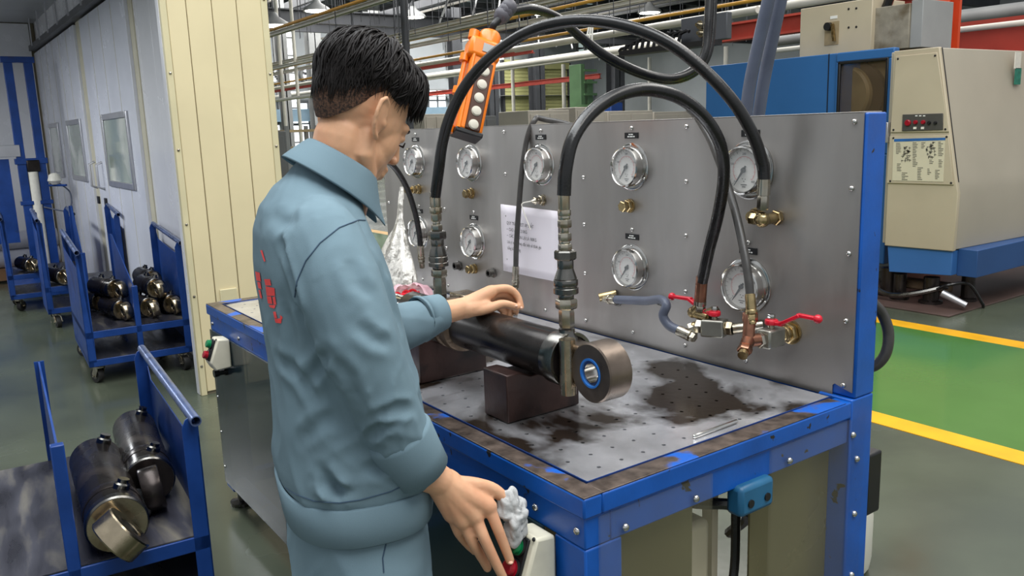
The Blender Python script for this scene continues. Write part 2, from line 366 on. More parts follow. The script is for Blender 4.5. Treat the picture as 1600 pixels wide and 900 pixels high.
# roller shutters
def shutter(x0, y0, x1, y1, lab):
    a, b, c, d = prect(x0, y0, x1, y1); c = 0.02
    t = thing('roller_shutter', lab, 'shutter', (EX, (a+b)/2, 0), 0, 'olive roller shutters in the far wall')
    n = 26
    me = MB().prism([(EX-.12, a, -.5*(d-c)/n+.004), (EX-.10, a, -.4*(d-c)/n), (EX-.10, a, .4*(d-c)/n), (EX-.12, a, .5*(d-c)/n-.004)], (0, b-a, 0)).mesh('slat')
    me.materials.append(SHUT)
    for k in range(n):
        o = obj('slat', me, SHUT, t); o.location.z = c+(d-c)*(k+.5)/n
    MB().b2((EX-.15, a-.12, c), (EX+.05, a, d+.3)).build('guide_rail', HALLD, t); MB().b2((EX-.15, b, c), (EX+.05, b+.12, d+.3)).build('guide_rail', HALLD, t)
    MB().b2((EX-.15, a, d), (EX+.1, b, d+.3)).build('roller_box', SHUT, t)
shutter(789, 104, 829, 230, 'olive roller shutter just beside the pendant control')
shutter(850, 108, 889, 230, 'olive roller shutter between dark column and green tower machine')
shutter(1128, 60, 1180, 230, 'olive roller shutter behind the blue machine')
# columns of the hall (H sections), kept in the setting
def column(px, w, X, m, ztop=6.6):
    y = hx(px, 180, X).y; c = MB(); h = w/2
    c.b2((X-h, y-h, 0), (X-h+.03, y+h, ztop)); c.b2((X+h-.03, y-h, 0), (X+h, y+h, ztop)); c.b2((X-h, y-.02, 0), (X+h, y+.02, ztop))
    return struct(c.build('hall_column', m))
for px, w, X, m in ((497, .5, -31, HALLG), (590, .5, -30, HALLG), (840, .55, -30.5, HALLD), (962, .6, -28, HALLD), (1068, .5, -29, HALLD), (1208, .5, -22, HALLD), (715, .45, -28, HALLD), (769, .5, -31, HALLD), (1480, .3, -12, HALLD), (448, .3, -26, HALLG)):
    column(px, w, X, m)
struct(MB().b2((EX-.1, .9, 3.0), (EX+.25, 31, 3.0+.02)).build('trim_5', HALLG))
a, b, c, d = prect(415, 171, 500, 190); struct(MB().b2((EX, .95, c), (EX+.3, hx(760, 180, EX).y, d)).build('trim_6', LBLUE))
# roof: corrugated sheet, purlins, beams
rf = struct(MB().b2((-32.4, .9, 6.6), (-9, 30, 6.7)).build('ceiling_hall', mat('roof_sheet', (150, 150, 150), .6, 0, .08, .4)))
for i in range(16): MB().b2((-31.5+1.4*i, .9, 6.36), (-31.4+1.4*i, 30, 6.6)).build('purlin', HALLD, rf)
for i in range(7):
    y = 2.5+4.2*i; g = MB(); g.b2((-32, y-.12, 5.9), (-9, y+.12, 5.94)); g.b2((-32, y-.12, 6.3), (-9, y+.12, 6.34)); g.b2((-32, y-.02, 5.94), (-9, y+.02, 6.3)); g.build('roof_beam', HALLD, rf)
for i in range(10):
    y = 2+2.6*i
    for x0 in (-30, -24, -18): MB().b2((x0, y, 6.57), (x0+3.2, y+.9, 6.595)).build('skylight_sheet', DAYG, rf)
# long runs parallel to the bench: pipes, conduits, crane rails
nrun = [0]
def run(px, py, Y, w, h, m, name, lab, cat, x0=-32.15, x1=-6, rnd=False, grp=None):
    p = hy(px, py, Y); o = MB()
    if rnd: o.cyl((x0, Y, p.z), (x1, Y, p.z), w/2, None, 10)
    else:
        o.b2((x0, Y-w/2, p.z-h/2), (x1, Y+w/2, p.z-h/2+h*.12)); o.b2((x0, Y-w/2, p.z+h/2-h*.12), (x1, Y+w/2, p.z+h/2)); o.b2((x0, Y-w*.12, p.z-h/2), (x1, Y+w*.12, p.z+h/2))
    return tag(o.build(name, m), lab, cat, grp)
run(850, 76, 9.0, .09, .10, REDC, 'crane_rail', 'dull red crane rail crossing above the far shutters', 'crane rail', -32.15, -12)
run(1220, 40, 9.5, .2, .26, REDC, 'crane_rail', 'dull red crane rail behind the two grey blue hoses', 'crane rail', -8.3, -4.6)
run(1060, 106, 16, .12, .15, REDC, 'crane_rail', 'far dull red crane rail seen under the looped cables', 'crane rail', -32.15, -18)
run(1540, 62, 9.0, .3, .4, REDC, 'crane_rail', 'dull red crane rail above the beige machine', 'crane rail', -4.5, 3)
run(500, 22, 3.0, .035, .035, YPIPE, 'gas_pipe', 'thin yellow pipe running up above the hair', 'pipe', -32.15, -6, True)
run(700, 50, 6.0, .045, .045, YPIPE, 'gas_pipe', 'thin yellow pipe passing behind the pendant control top', 'pipe', -32.15, -6, True)
run(1010, 30, 7.0, .045, .045, YPIPE, 'gas_pipe', 'thin yellow pipe above the black cable carrier', 'pipe', -26, -5, True)
run(860, 98, 12, .08, .08, WPIPE, 'conduit', 'white conduit crossing the far olive shutters', 'pipe', -32.15, -11, True)
run(1000, 45, 8.0, .09, .09, WPIPE, 'conduit', 'thick white conduit sloping above the black cable carrier', 'pipe', -28, -6, True)
run(1170, 18, 8.6, .12, .12, WPIPE, 'conduit', 'white conduit meeting the two grey blue hoses', 'pipe', -12, -5, True)
run(470, 40, 4.2, .10, .05, WPIPE, 'cable_tray', 'pale cable tray rising above the hair at back of the hall', 'tray', -32.15, -7)
run(640, 60, 5.5, .10, .05, WPIPE, 'cable_tray', 'pale cable tray between the hair and the orange pendant', 'tray', -32.15, -8)
run(760, 24, 6.8, .14, .06, WPIPE, 'cable_tray', 'pale cable tray over the orange pendant control', 'tray', -32.15, -8)
run(930, 14, 8.5, .14, .07, WPIPE, 'cable_tray', 'pale cable tray above the long arched hose', 'tray', -32.15, -7)
run(1080, 62, 11, .16, .16, WPIPE, 'conduit', 'white conduit behind the blue machine and looped cable', 'pipe', -32.15, -8, True)
run(560, 140, 5.0, .06, .06, WPIPE, 'conduit', 'thin white conduit level with the ear far behind', 'pipe', -32.15, -11, True)
run(430, 105, 2.6, .06, .06, WPIPE, 'conduit', 'thin white conduit beside the cream wall edge', 'pipe', -32.15, -10, True)
run(430, 140, 2.4, .05, .05, WPIPE, 'conduit', 'lower thin white conduit beside the cream wall edge', 'pipe', -32.15, -10, True)
run(1540, 22, 11, .2, .2, HALLG, 'conduit', 'grey duct high above the beige machine', 'pipe', -8, 4, True)
run(1540, 42, 8.0, .06, .06, WPIPE, 'conduit', 'thin white pipe just above the beige machine', 'pipe', -6, 3, True)
# light purlins and bracing under the roof
LPUR = mat('pale_purlin', (176, 172, 164), .55, .1, .08, 2)
for i in range(22):
    y = 4.6+1.05*i; z = 5.15+.75*random.random(); MB().b2((-31.6, y-.03, z), (-11, y+.03, z+.06)).build('purlin', (LPUR, HALLD, LPUR, HALLG)[i % 4], rf)
for i in range(14):
    y = 3+1.7*i; x = -14-1.1*i; MB().bar((x, y, 4.3+.1*(i % 4)), (x-4, y+3, 6.2), .05, .05).build('brace', (HALLD, HALLG)[i % 2], rf)
# poles
def pole(px, X, z1, m, lab, r=.04):
    y = hx(px, 180, X).y; tag(MB().cyl((X, y, 0), (X, y, z1), r, None, 10).build('support_pole', m), lab, 'pole')
pole(803, -22, 3.9, WPIPE, 'slim white pole in front of the first olive shutter', .06)
pole(882, -22, 3.6, WPIPE, 'slim white pole in front of the second olive shutter', .07)
pole(1015, -20, 3.7, WPIPE, 'slim white pole right of the small hose arch', .06)
pole(1133, -14, 3.4, WPIPE, 'slim white pole behind the long black hose', .06)
pole(445, -18, 5.5, WPIPE, 'slim white pole next to the cream wall', .04)
pole(468, -18, 5.5, WPIPE, 'slim white pole just behind the nape of the neck', .04)
pole(640, -9, 5.8, HALLD, 'dark vertical pipe rising from the top of the hair', .05)
# hanging lamps
def lamp(px, py, Y, lab):
    p = hy(px, py, Y); t = thing('high_bay_lamp', lab, 'lamp', tuple(p), 0, 'small bright lamps under the roof')
    MB().lathe([(.30, 0), (.26, .06), (.10, .16), (.06, .24)], p, (0, 0, 1), 16).build('shade', HALLG, t)
    MB().lathe([(.24, -.01), (.25, 0)], p, (0, 0, 1), 16).build('bulb', mat('lamp_glow', (255, 252, 240), .5, 0, 0, emit=9), t)
    MB().cyl(p+V((0, 0, .24)), V((p.x, p.y, 6.4)), .012, None, 6).build('rod', HALLD, t)
lamp(495, 17, 6.5, 'small bright hanging lamp above the back of the hair'); lamp(646, 27, 9, 'small bright hanging lamp above the forehead'); lamp(1015, 20, 14, 'small bright hanging lamp above the arched hoses'); lamp(428, 40, 5, 'small bright hanging lamp next to the cream wall')
lamp(848, 22, 13, 'small bright hanging lamp above the long hose apex')
# hanging rods from the roof
rods = MB()
for i in range(170):
    px = 420+random.random()*820; Yv = 4+random.random()*10; p = hy(px, 20+random.random()*60, Yv)
    if p.x > -8: continue
    rods.cyl((p.x, p.y, p.z), (p.x, p.y, 6.5), .007, None, 5)
tag(rods.build('hanging_rods', HALLD, rf), kind='stuff')
# cross members spanning the other way
for i, (x, z) in enumerate(((-12, 4.6), (-16, 4.9), (-20, 4.3), (-25, 4.7))):
    g = MB(); g.b2((x-.1, 3.2, z), (x+.1, 27, z+.03)); g.b2((x-.1, 3.2, z+.3), (x+.1, 27, z+.33)); g.b2((x-.02, 3.2, z+.03), (x+.02, 27, z+.3))
    struct(g.build('trim_%d' % (7+i), HALLD))
# mid-ground machines seen just over the panel
GREYM = mat('grey_beige_cabinet', (166, 160, 148), .5, 0, .06, 2)
GREENM = mat('machine_green_paint', (84, 118, 80), .45, 0, .1, 3)
def cab(x0, y0, x1, y1, X, dd, m, name, lab, cat):
    a, b, c, d = prect(x0, y0, x1, y1, X); t = thing(name, lab, cat, (X-dd/2, (a+b)/2, 0))
    MB().b2((X-dd, a, .06), (X, b, d)).build('body', m, t, .01)
    MB().b2((X-.005, a+.04, .2), (X+.012, (a+b)/2-.01, d-.06)).build('door', m, t, .004); MB().b2((X-.005, (a+b)/2+.01, .2), (X+.012, b-.04, d-.06)).build('door', m, t, .004)
    MB().b2((X-dd+.02, a+.02, 0), (X-.02, b-.02, .06)).build('plinth', BLACK, t)
    return t
cab(826, 172, 890, 230, -9.4, .8, GREYM, 'machine_cabinet', 'grey beige cabinet below the first olive shutter', 'cabinet')
cab(900, 167, 945, 230, -10.6, .8, GREYM, 'machine_cabinet', 'grey beige cabinet below the green tower machine', 'cabinet')
cab(950, 173, 1020, 230, -11.0, .8, GREYM, 'machine_cabinet', 'grey beige cabinet seen under the small hose arch', 'cabinet')
cab(1022, 174, 1095, 230, -12.0, .8, GREYM, 'machine_cabinet', 'grey beige cabinet beside the blue machine end', 'cabinet')
cab(744, 181, 776, 235, -12, .6, mat('dark_grey_cabinet', (98, 100, 100), .5, 0, .06, 2), 'machine_cabinet', 'dark grey cabinet just right of the orange pendant', 'cabinet')
cab(664, 178, 700, 235, -14, .6, GREYM, 'machine_cabinet', 'grey beige cabinet between the forehead and the pendant', 'cabinet')
cab(424, 205, 452, 330, -9.5, .5, mat('dark_grey_cabinet', (98, 100, 100), .5, 0, .06, 2), 'machine_cabinet', 'dark cabinet between cream wall and the blue collar', 'cabinet')
# shelf rack behind the collar
a, b, c, d = prect(452, 196, 500, 300, -12)
t = thing('storage_rack', 'open storage rack with wooden planks far behind the neck', 'rack', (-12, (a+b)/2, 0))
for y in (a, b):
    for x in (-12.5, -12): MB().b2((x-.03, y-.03, 0), (x+.03, y+.03, d)).build('upright', HALLG, t)
for k in range(6): MB().b2((-12.5, a, .2+k*(d-.3)/5), (-12, b, .24+k*(d-.3)/5)).build('plank', mat('pale_wood', (190, 168, 130), .6, 0, .2, 4), t)
# green tower machine
X = -17; a, b, c, d = prect(908, 100, 936, 230, X); t = thing('tower_machine', 'tall green tower machine standing behind the panel', 'machine', (X, (a+b)/2, 0))
MB().b2((X-.5, a, 0), (X, a+.16, d)).build('column', GREENM, t, .02); MB().b2((X-.7, (a+b)/2, .3), (X-.1, b-.12, d-.4)).build('column', GREENM, t, .02)
for k in range(9): MB().b2((X, a+.1, .4+k*.32), (X+.05, b-.1, .46+k*.32)).build('rung', GREENM, t)
MB().lathe([(.3, 0), (.34, .1), (.34, .5), (.2, .7)], (X-.4, b+.3, 0), (0, 0, 1), 16).build('base_drum', GREENM, t)
MB().b2((X+.1, b-.1, 1.4), (X+.6, b+.35, 2.1)).build('motor', mat('motor_blue', (40, 76, 150), .4, 0, .1, 4), t, .03)
MB().tube(spline([(X+.3, a-.9, 1.5), (X+.3, a-.5, 1.9), (X+.3, a+.1, 1.95), (X+.3, b, 1.6)]), .09, 10).build('duct', GREENM, t)
# overhead black cable carrier with ribs
Yc = 3.4
t = thing('cable_carrier', 'black ribbed cable carrier on a dark beam above the panel', 'cable carrier', tuple(hy(1060, 80, Yc)))
p0, p1 = hy(975, 84, Yc), hy(1120, 66, Yc)
MB().bar(p0, p1, .1, .035).build('beam', BLACK, t)
q0, q1 = hy(1085, 35, Yc+.1), hy(1140, 62, Yc+.1)
MB().b2((hy(1070, 50, Yc+.1).x, Yc+.06, p1.z+.02), (hy(1142, 50, Yc+.1).x, Yc+.11, q0.z+.03)).build('bracket_plate', HALLD, t, .006)
for k, (px, py) in enumerate(((1096, 39), (1098, 52))):
    c = hy(px, py, Yc+.05); MB().lathe([(.028, 0), (.028, .02), (.012, .02), (.012, .05)], c, (0, -1, 0), 14).build('bolt', ZINC, t)
for k in range(11):
    u = k/10; c = p0.lerp(hy(1068, 74, Yc), u)+V((0, 0, .02)); hh = .085*math.sin(min(1, u*1.8+.15)*PI/2)
    MB().tube([c+V((-.05, 0, 0)), c+V((-.03, 0, hh*.8)), c+V((.03, 0, hh)), c+V((.05, 0, hh*.9))], .012, 6).build('rib', BLACK, t)
# ================================================================ TEST BENCH
BL, BD, ZT, YP = 2.328, .823, .85, .823
ACR = mat('smoky_acrylic_sheet', (40, 56, 60), .12, 0, .05, 3, .01, 5, alpha=.78, spec=.38)
ACR2 = mat('clear_acrylic_sheet', (150, 146, 120), .06, 0, .05, 3, .01, 5, alpha=.10, spec=.5)
SCREWM = CHROME
def screw(parent, c, d, r=.008, name='screw', m=CHROME):
    return MB().lathe([(r, 0), (r*.97, r*.35), (r*.7, r*.75), (r*.3, r*.9)], c, d, 12).build(name, m, parent)
tb = thing('test_bench', 'long blue steel test bench with chipped paint and acrylic side sheets', 'workbench', (-BL/2, BD/2, 0))
RY = .905
for nm, a, b in (('rail', (-BL, 0, .808), (0, .044, .848)), ('rail', (-.045, .044, .808), (0, YP-.008, .848)), ('rail', (-BL, .044, .808), (-BL+.06, RY, .848)), ('rail', (-BL+.06, YP+.004, .808), (-.075, RY, .848))):
    MB().b2(a, b).build(nm, BLUE, tb, .004)
for a, b in (((-BL+.001, .001, .8478), (-.001, .046, .8505)), ((-.047, .046, .8478), (-.001, YP-.03, .8505)), ((-BL+.001, .046, .8478), (-BL+.062, RY, .8505))):
    MB().b2(a, b).build('rail_cap', BLUEW, tb, .001)
for a, b in (((-BL+.012, .008, .745), (-.008, .07, .806)), ((-.07, .07, .745), (-.008, YP-.008, .806)), ((-BL+.012, .07, .745), (-BL+.07, RY-.01, .806)), ((-BL+.07, RY-.06, .745), (-.07, RY-.01, .806))):
    MB().b2(a, b).build('beam', BLUE, tb, .003)
for x in (-BL+.012, -.098):
    for y in (.008, RY-.10):
        if x > -.2 and y > .5: MB().b2((-.092, YP-.006, .075), (-.001, .904, .851)).build('leg', BLUE, tb, .004)
        else: MB().b2((x, y, .075), (x+.09, y+.09, .744)).build('leg', BLUE, tb, .004)
        ft = MB().lathe([(.02, 0), (.02, .05), (.045, .055), (.05, .075)][::-1] and [(.05, 0), (.05, .014), (.02, .02), (.02, .08)], (x+.045, y+.045, 0), (0, 0, 1), 18).build('levelling_foot', GUN, tb)
for a, b in (((-BL+.1, .012, .08), (-.1, .06, .13)), ((-BL+.1, RY-.06, .08), (-.1, RY-.012, .13)), ((-BL+.02, .1, .08), (-BL+.07, RY-.1, .13)), ((-.07, .1, .08), (-.02, RY-.1, .13))):
    MB().b2(a, b).build('base_beam', BLUE, tb, .003)
# acrylic sheets: front (three), right end (two), left end
sheets = [((-BL+.018, .001, .10), (-1.60, .006, .748), ACR), ((-1.595, .001, .10), (-.86, .006, .748), ACR), ((-.855, .001, .10), (-.125, .006, .748), ACR)]
for a, b, m in sheets:
    s = MB().b2(a, b).build('acrylic_sheet', m, tb)
    for x in (a[0]+.03, (a[0]+b[0])/2, b[0]-.03):
        for z in (.775,): screw(s, (x, .009, z), (0, -1, 0), .008)
    for z in (.62, .47, .32, .17): screw(s, (a[0]+.02, .001, z), (0, -1, 0), .006)
ysp = [hx(p, 780, 0).y for p in (925, 1114, 1205, 1355)]
for a, b in ((ysp[0]+.02, ysp[1]), (ysp[2], RY-.03)):
    s = MB().b2((-.007, a, .10), (-.001, b, .803)).build('acrylic_sheet', ACR2, tb)
    for z in (.765,):
        for y in (a+.06, b-.05): screw(s, (-.001, y, z), (1, 0, 0), .008)
for z in (.70, .56, .40): screw(s, (-.001, RY-.06, z), (1, 0, 0), .008)
screw(tb, (-.03, .009, .775), (0, -1, 0), .008)
OLV = mat('olive_inner_backing', (112, 106, 78), .22, .3, .10, 3, .02, 20, .08)  # backing added behind the acrylic; olive stands in for reflections and dark interior
MB().b2((-.060, .10, .13), (-.055, ysp[1], .744)).build('inner_backing', OLV, tb); MB().b2((-.060, ysp[2], .13), (-.055, YP-.008, .744)).build('inner_backing', OLV, tb)
MB().b2((-.05, ysp[1]-.02, .10), (-.03, ysp[2]+.02, .42)).build('lower_sheet', mat('cream_sheet_metal', (196, 186, 160), .5, 0, .08, 4), tb)
lt = MB(); c0 = (ysp[1]+ysp[2])/2
lt.b2((-.03, c0-.02, .685), (.012, ysp[2]-.005, .752)); br = lt.build('latch_bracket', mat('teal_blue_paint', (36, 96, 132), .4, 0, .1, 10), tb, .01)
for y in (c0+.01, ysp[2]-.03): MB().lathe([(.009, 0), (.009, .003), (.004, .003)], (.012, y, .712), (1, 0, 0), 14).build('bolt_hole', BLACK, br)
# inside the bench: tank, pump, hoses
MB().b2((-1.9, .16, .16), (-.55, .74, .56)).build('oil_tank', mat('cream_tank_paint', (188, 176, 140), .5, 0, .15, 3), tb, .01)
MB().b2((-.5, .1, .13), (-.09, .8, .17)).build('drip_shelf', mat('dull_olive_shelf', (120, 112, 80), .5, 0, .15, 4), tb)
MB().lathe([(.10, 0), (.11, .03), (.11, .26), (.07, .30)], (-.40, .30, .30), (0, 1, 0), 24).build('pump_motor', mat('cream_tank_paint', (188, 176, 140), .5), tb)
MB().b2((-.30, c0-.08, .46), (-.12, c0+.04, .62)).build('valve_block', mat('cream_sheet_metal', (196, 186, 160)), tb, .015)
MB().b2((-.16, c0+.055, .44), (-.13, c0+.075, .70)).build('strut', mat('cream_sheet_metal', (196, 186, 160)), tb)
MB().tube(spline([(-.12, c0-.12, .74), (-.09, c0-.06, .70), (-.08, c0+.06, .66), (-.10, c0+.14, .60), (-.2, c0+.2, .5)]), .013, 8).build('inner_hose', RUBBER, tb)
MB().tube(spline([(-.10, c0-.1, .50), (-.08, c0-.02, .44), (-.09, c0+.08, .46), (-.1, c0+.1, .7)]), .011, 8).build('inner_hose', RUBBER, tb)
# white stop on the front rail
MB().lathe([(.014, 0), (.017, .002), (.017, .03), (.014, .034)], (hy(432, 541, -.02).x, -.012, .822), (-1, 0, 0), 16).build('rail_stop', WHITEP, tb)
MB().b2((-.06, RY, .53), (-.005, RY+.06, .69)).build('junction_box', BLACK, tb, .006)

# ---- perforated worktop
TRAYM = mat('oily_perforated_steel', (226, 226, 230), .25, .8, .16, 9, .03, 60, .10, alt=(58, 48, 40), thr=(.49, .55), ascale=2.1, arough=.20, altmetal=.65)
wt = thing('perforated_worktop', 'oil stained perforated steel worktop plate with rows of drain holes', 'worktop', (-1.15, .43, .846))
x0, x1, y0, y1, zt = -2.264, -.049, .05, .806, .8495
px_, py_ = .0585, .059; ncol = int((x1-x0)/px_); nrow = int((y1-y0)/py_)-1
ox = x1-.012-ncol*px_; tp = MB(); rh = .0046
holes = []
for i in range(ncol):
    xa = ox+i*px_; xb = xa+px_; off = 0 if i % 2 else py_/2; yb0 = y0+.006+off
    for j in range(nrow):
        ya = yb0+j*py_; yb = ya+py_; cx, cy = (xa+xb)/2, (ya+yb)/2
        vs = [(xa, ya, zt), (cx, ya, zt), (xb, ya, zt), (xb, cy, zt), (xb, yb, zt), (cx, yb, zt), (xa, yb, zt), (xa, cy, zt)]
        an = [225, 270, 315, 0, 45, 90, 135, 180]
        h1 = [(cx+rh*math.cos(math.radians(q)), cy+rh*math.sin(math.radians(q)), zt) for q in an]
        h2 = [(p[0], p[1], zt-.006) for p in h1]
        fs = [(k, (k+1) % 8, 8+(k+1) % 8, 8+k) for k in range(8)]+[(8+k, 8+(k+1) % 8, 16+(k+1) % 8, 16+k) for k in range(8)]
        tp.raw(vs+h1+h2, fs)
    for a, b in ((y0, yb0), (yb0+nrow*py_, y1)): tp.raw([(xa, a, zt), (xb, a, zt), (xb, b, zt), (xa, b, zt)], [(0, 1, 2, 3)])
for a, b in ((x0, ox), (ox+ncol*px_, x1)): tp.raw([(a, y0, zt), (b, y0, zt), (b, y1, zt), (a, y1, zt)], [(0, 1, 2, 3)])
me = bpy.data.meshes.new('perforated_plate'); me.from_pydata(tp.v, [], tp.f)
bm = bmesh.new(); bm.from_mesh(me); bmesh.ops.remove_doubles(bm, verts=bm.verts, dist=1e-5); bm.to_mesh(me); bm.free()
obj('perforated_plate', me, TRAYM, wt)
MB().b2((x0, y0, .826), (x1, y1, .829)).build('drip_pan', mat('drip_pan_dark', (30, 27, 25), .5, .2, .1, 5), wt)
ed = MB()
for a, b in (((x0, y0, .84), (x1, y0-.002, .853)), ((x1, y0, .84), (x1+.002, y1, .853)), ((x0, y0, .84), (x0-.002, y1, .853))): ed.b2(a, b)
ed.build('edge_strip', mat('dark_blue_edge', (20, 52, 110), .35, 0, .1, 9), wt)

# ---- stainless gauge panel
gp = thing('gauge_panel', 'upright stainless instrument panel with two rows of pressure gauges', 'instrument panel', (-1.16, YP, ZT))
XL = -2.318
poly = [(-.007, YP, .866), (-.007, YP, 1.508), (XL, YP, 1.508), (XL, YP, .8465), (-.058, YP, .8465), (-.058, YP, .874), (-.052, YP, .879), (-.03, YP, .872)]
MB().prism(poly, (0, .003, 0)).build('panel_sheet', STEEL, gp)
MB().b2((XL, YP, 1.5045), (-.007, YP+.07, 1.5085)).build('top_flange', STEEL, gp, .001)
MB().b2((-.074, YP+.004, .852), (-.001, .904, 1.506)).build('post', BLUE, gp, .004); MB().b2((XL, YP+.004, .85), (XL+.07, YP+.074, 1.504)).build('post', BLUE, gp, .004)
for x in (-.029, -.525, -.955, -1.38, -1.81, -2.29):
    for z in (1.487, 1.34, 1.192, 1.035, .880): screw(gp, (x, YP, z), (0, -1, 0), .0065)
GX = [-2.017, -1.597, -1.168, -.737, -.312]
for x in GX:
    screw(gp, (x, YP, 1.487), (0, -1, 0), .0065); screw(gp, (x, YP, .880), (0, -1, 0), .0065)
for x in (GX[1], GX[3], GX[4], GX[0]): screw(gp, (x, YP, 1.192), (0, -1, 0), .0065)
DIALM = mat('gauge_dial_white', (226, 222, 216), .5, 0, .02, 20)
GLM = mat('gauge_glass', (235, 240, 240), .04, 0, 0, alpha=.10, spec=.7)
def gauge(x, z, k, lab):
    o = V((x, YP, z)); ax = (0, -1, 0)
    g = MB().lathe([(.0695, 0), (.0695, .003), (.067, .0045), (.058, .0045), (.058, .028), (.0565, .034), (.053, .036), (.0505, .033), (.050, .020)], V((0, 0, 0)), ax, 40, cap=False).mesh('pressure_gauge') if not G0 else None
    if G0:
        c = G0[0].copy(); COL.objects.link(c); c.location = o; c.scale = (k,)*3; c['label'] = lab
        for ch in G0[0].children: d = ch.copy(); COL.objects.link(d); d.parent = c
        return c
    r = obj('pressure_gauge', g, CHROME, gp); G0.append(r); r['label'] = lab
    MB().lathe([(.0505, .019), (.0505, .021)], (0, 0, 0), ax, 36).build('dial', DIALM, r)
    rr = MB(); e = .0218
    for i in range(28):
        a0 = math.radians(225-270*i/28); a1 = math.radians(225-270*(i+1)/28)
        rr.raw([(math.cos(a)*q, -e, math.sin(a)*q) for a, q in ((a0, .0315), (a1, .0315), (a1, .0325), (a0, .0325))], [(0, 1, 2, 3)])
    for i in range(15):
        a = math.radians(225-270*i/14); rr.bar((math.cos(a)*.0275, -e, math.sin(a)*.0275), (math.cos(a)*.031, -e, math.sin(a)*.031), .0006, .0004, (0, 1, 0))
    rr.build('red_scale', REDI, r)
    bl = MB()
    for i in range(21):
        a = math.radians(225-270*i/20); L = .006 if i % 4 == 0 else .0035
        bl.bar((math.cos(a)*(.0485-L), -e, math.sin(a)*(.0485-L)), (math.cos(a)*.0485, -e, math.sin(a)*.0485), .0008, .0004, (0, 1, 0))
    for dx, dz, w in ((0, -.034, .018), (0, -.039, .010), (-.004, -.020, .003), (.004, -.021, .003), (0, -.026, .004), (0, .006, .01)): bl.b2((dx-w/2, -e-.0002, dz-.0009), (dx+w/2, -e, dz+.0009))
    bl.build('black_scale', INK, r)
    for i, s in enumerate(('0', '100', '200', '300', '400')):
        a = math.radians(225-270*i/4); text(s, .0075, (math.cos(a)*.038, -e-.0003, math.sin(a)*.038), (1, 0, 0), (0, 0, 1), INK, r, 'dial_number', .0001)
    a = math.radians(234); d = V((math.cos(a), 0, math.sin(a))); q = V((-d.z, 0, d.x))
    MB().prism([-d*.012-q*.0022+V((0, -.0245, 0)), d*.006-q*.0030+V((0, -.0245, 0)), d*.045-q*.0005+V((0, -.0245, 0)), d*.045+q*.0005+V((0, -.0245, 0)), d*.006+q*.0030+V((0, -.0245, 0)), -d*.012+q*.0022+V((0, -.0245, 0))], (0, -.0012, 0)).lathe([(.0055, .022), (.0055, .028)], (0, 0, 0), ax, 14).build('needle', BLACK, r)
    MB().lathe([(.0505, .0300), (.0505, .0315)], (0, 0, 0), ax, 32).build('glass', GLM, r)
    for an in (90, 210, 330): screw(r, (math.cos(math.radians(an))*.0635, -.0045, math.sin(math.radians(an))*.0635), (0, -1, 0), .0035)
    r.location = o; r.scale = (k,)*3; return r
G0 = []
nm = ['furthest', 'second', 'third', 'fourth', 'nearest']
for i in range(5): gauge(GX[i], 1.376, 1.0 if i < 4 else 1.06, 'upper row pressure gauge, %s from the blue right post' % ['fifth', 'fourth', 'third', 'second', 'first'][i])
for i in (0, 1, 3, 4): gauge(GX[i], 1.080, 1.0 if i < 4 else 1.06, 'lower row pressure gauge, %s from the blue right post' % ['fourth', 'third', '', 'second', 'first'][i])
def plate(x, z, w=.056):
    p = MB().b2((x-w/2, YP-.0025, z-.0085), (x+w/2, YP, z+.0085)).build('name_plate', BLACK, gp, .0008)
    t = MB()
    for zz_, ws in ((.0030, (.006, .010)), (-.0032, (.008, .012, .006))):
        xx = x-sum(ws)/2-.002
        for q in ws: t.b2((xx, YP-.0029, z+zz_-.0017), (xx+q, YP-.0024, z+zz_+.0017)); xx += q+.002
    t.build('lettering', WHITEI, p)
for i in range(5): plate(GX[i], 1.466)
for i in (0, 1, 3, 4): plate(GX[i], 1.171)
# hex plugs and bulkhead fittings
def chain(parent, o, ax, segs, name, m):
    o = V(o); ax = V(ax).normalized(); b = MB(); h = 0
    for t, r, L in segs:
        if t == 'h': hexp(o, ax, r, h, h+L, b)
        elif t == 'c': b.lathe([(r*.96, h), (r, h+.1*L), (r, h+.9*L), (r*.96, h+L)], o, ax, 18)
        elif t == 'r': b.lathe([(r[0], h), (r[1], h+L)], o, ax, 18)
        h += L
    return b.build(name, m, parent)
for x in (-1.604, -.745, -2.006): chain(gp, (x, YP, 1.262), (0, -1, 0), [('c', .021, .004), ('h', .0185, .014), ('c', .013, .004), ('h', .0165, .014)], 'hex_plug', BRASS)
chain(gp, (-.287, YP, 1.262), (0, -1, 0), [('c', .021, .004), ('h', .0185, .016), ('c', .013, .01)], 'hex_plug', BRASS)
chain(gp, (-1.604, YP, .974), (0, -1, 0), [('c', .019, .004), ('h', .018, .016), ('c', .012, .004), ('h', .016, .014)], 'hex_plug', BRASS)
for x in (-1.712, -1.475):
    b = MB().ringpipe((x, YP, .974), (x, YP-.028, .974), .0145, .009, 20); hexp((x, YP, .974), (0, -1, 0), .019, .0, .010, b); b.build('bulkhead_fitting', GUN, gp)
    MB().cyl((x, YP-.001, .974), (x, YP-.003, .974), .0092, None, 14).build('port_bore', BLACK, gp)
b = chain(gp, (-1.166, YP, 1.258), (0, -1, 0), [('c', .020, .003), ('h', .017, .012), ('c', .011, .012), ('h', .0125, .01), ('r', (.009, .003), .012)], 'bulkhead_fitting', ZINC)
MB().tube(spline([(-1.166, YP-.048, 1.258), (-1.185, YP-.07, 1.252), (-1.185, YP-.072, 1.235), (-1.16, YP-.06, 1.165)], 8), .0018, 6).build('wire', WHITEP, b)
for px, py in ((1035, 470),): q = hy(px, py, YP); chain(gp, q, (0, -1, 0), [('c', .016, .004), ('h', .013, .012)], 'hex_plug', GUN)
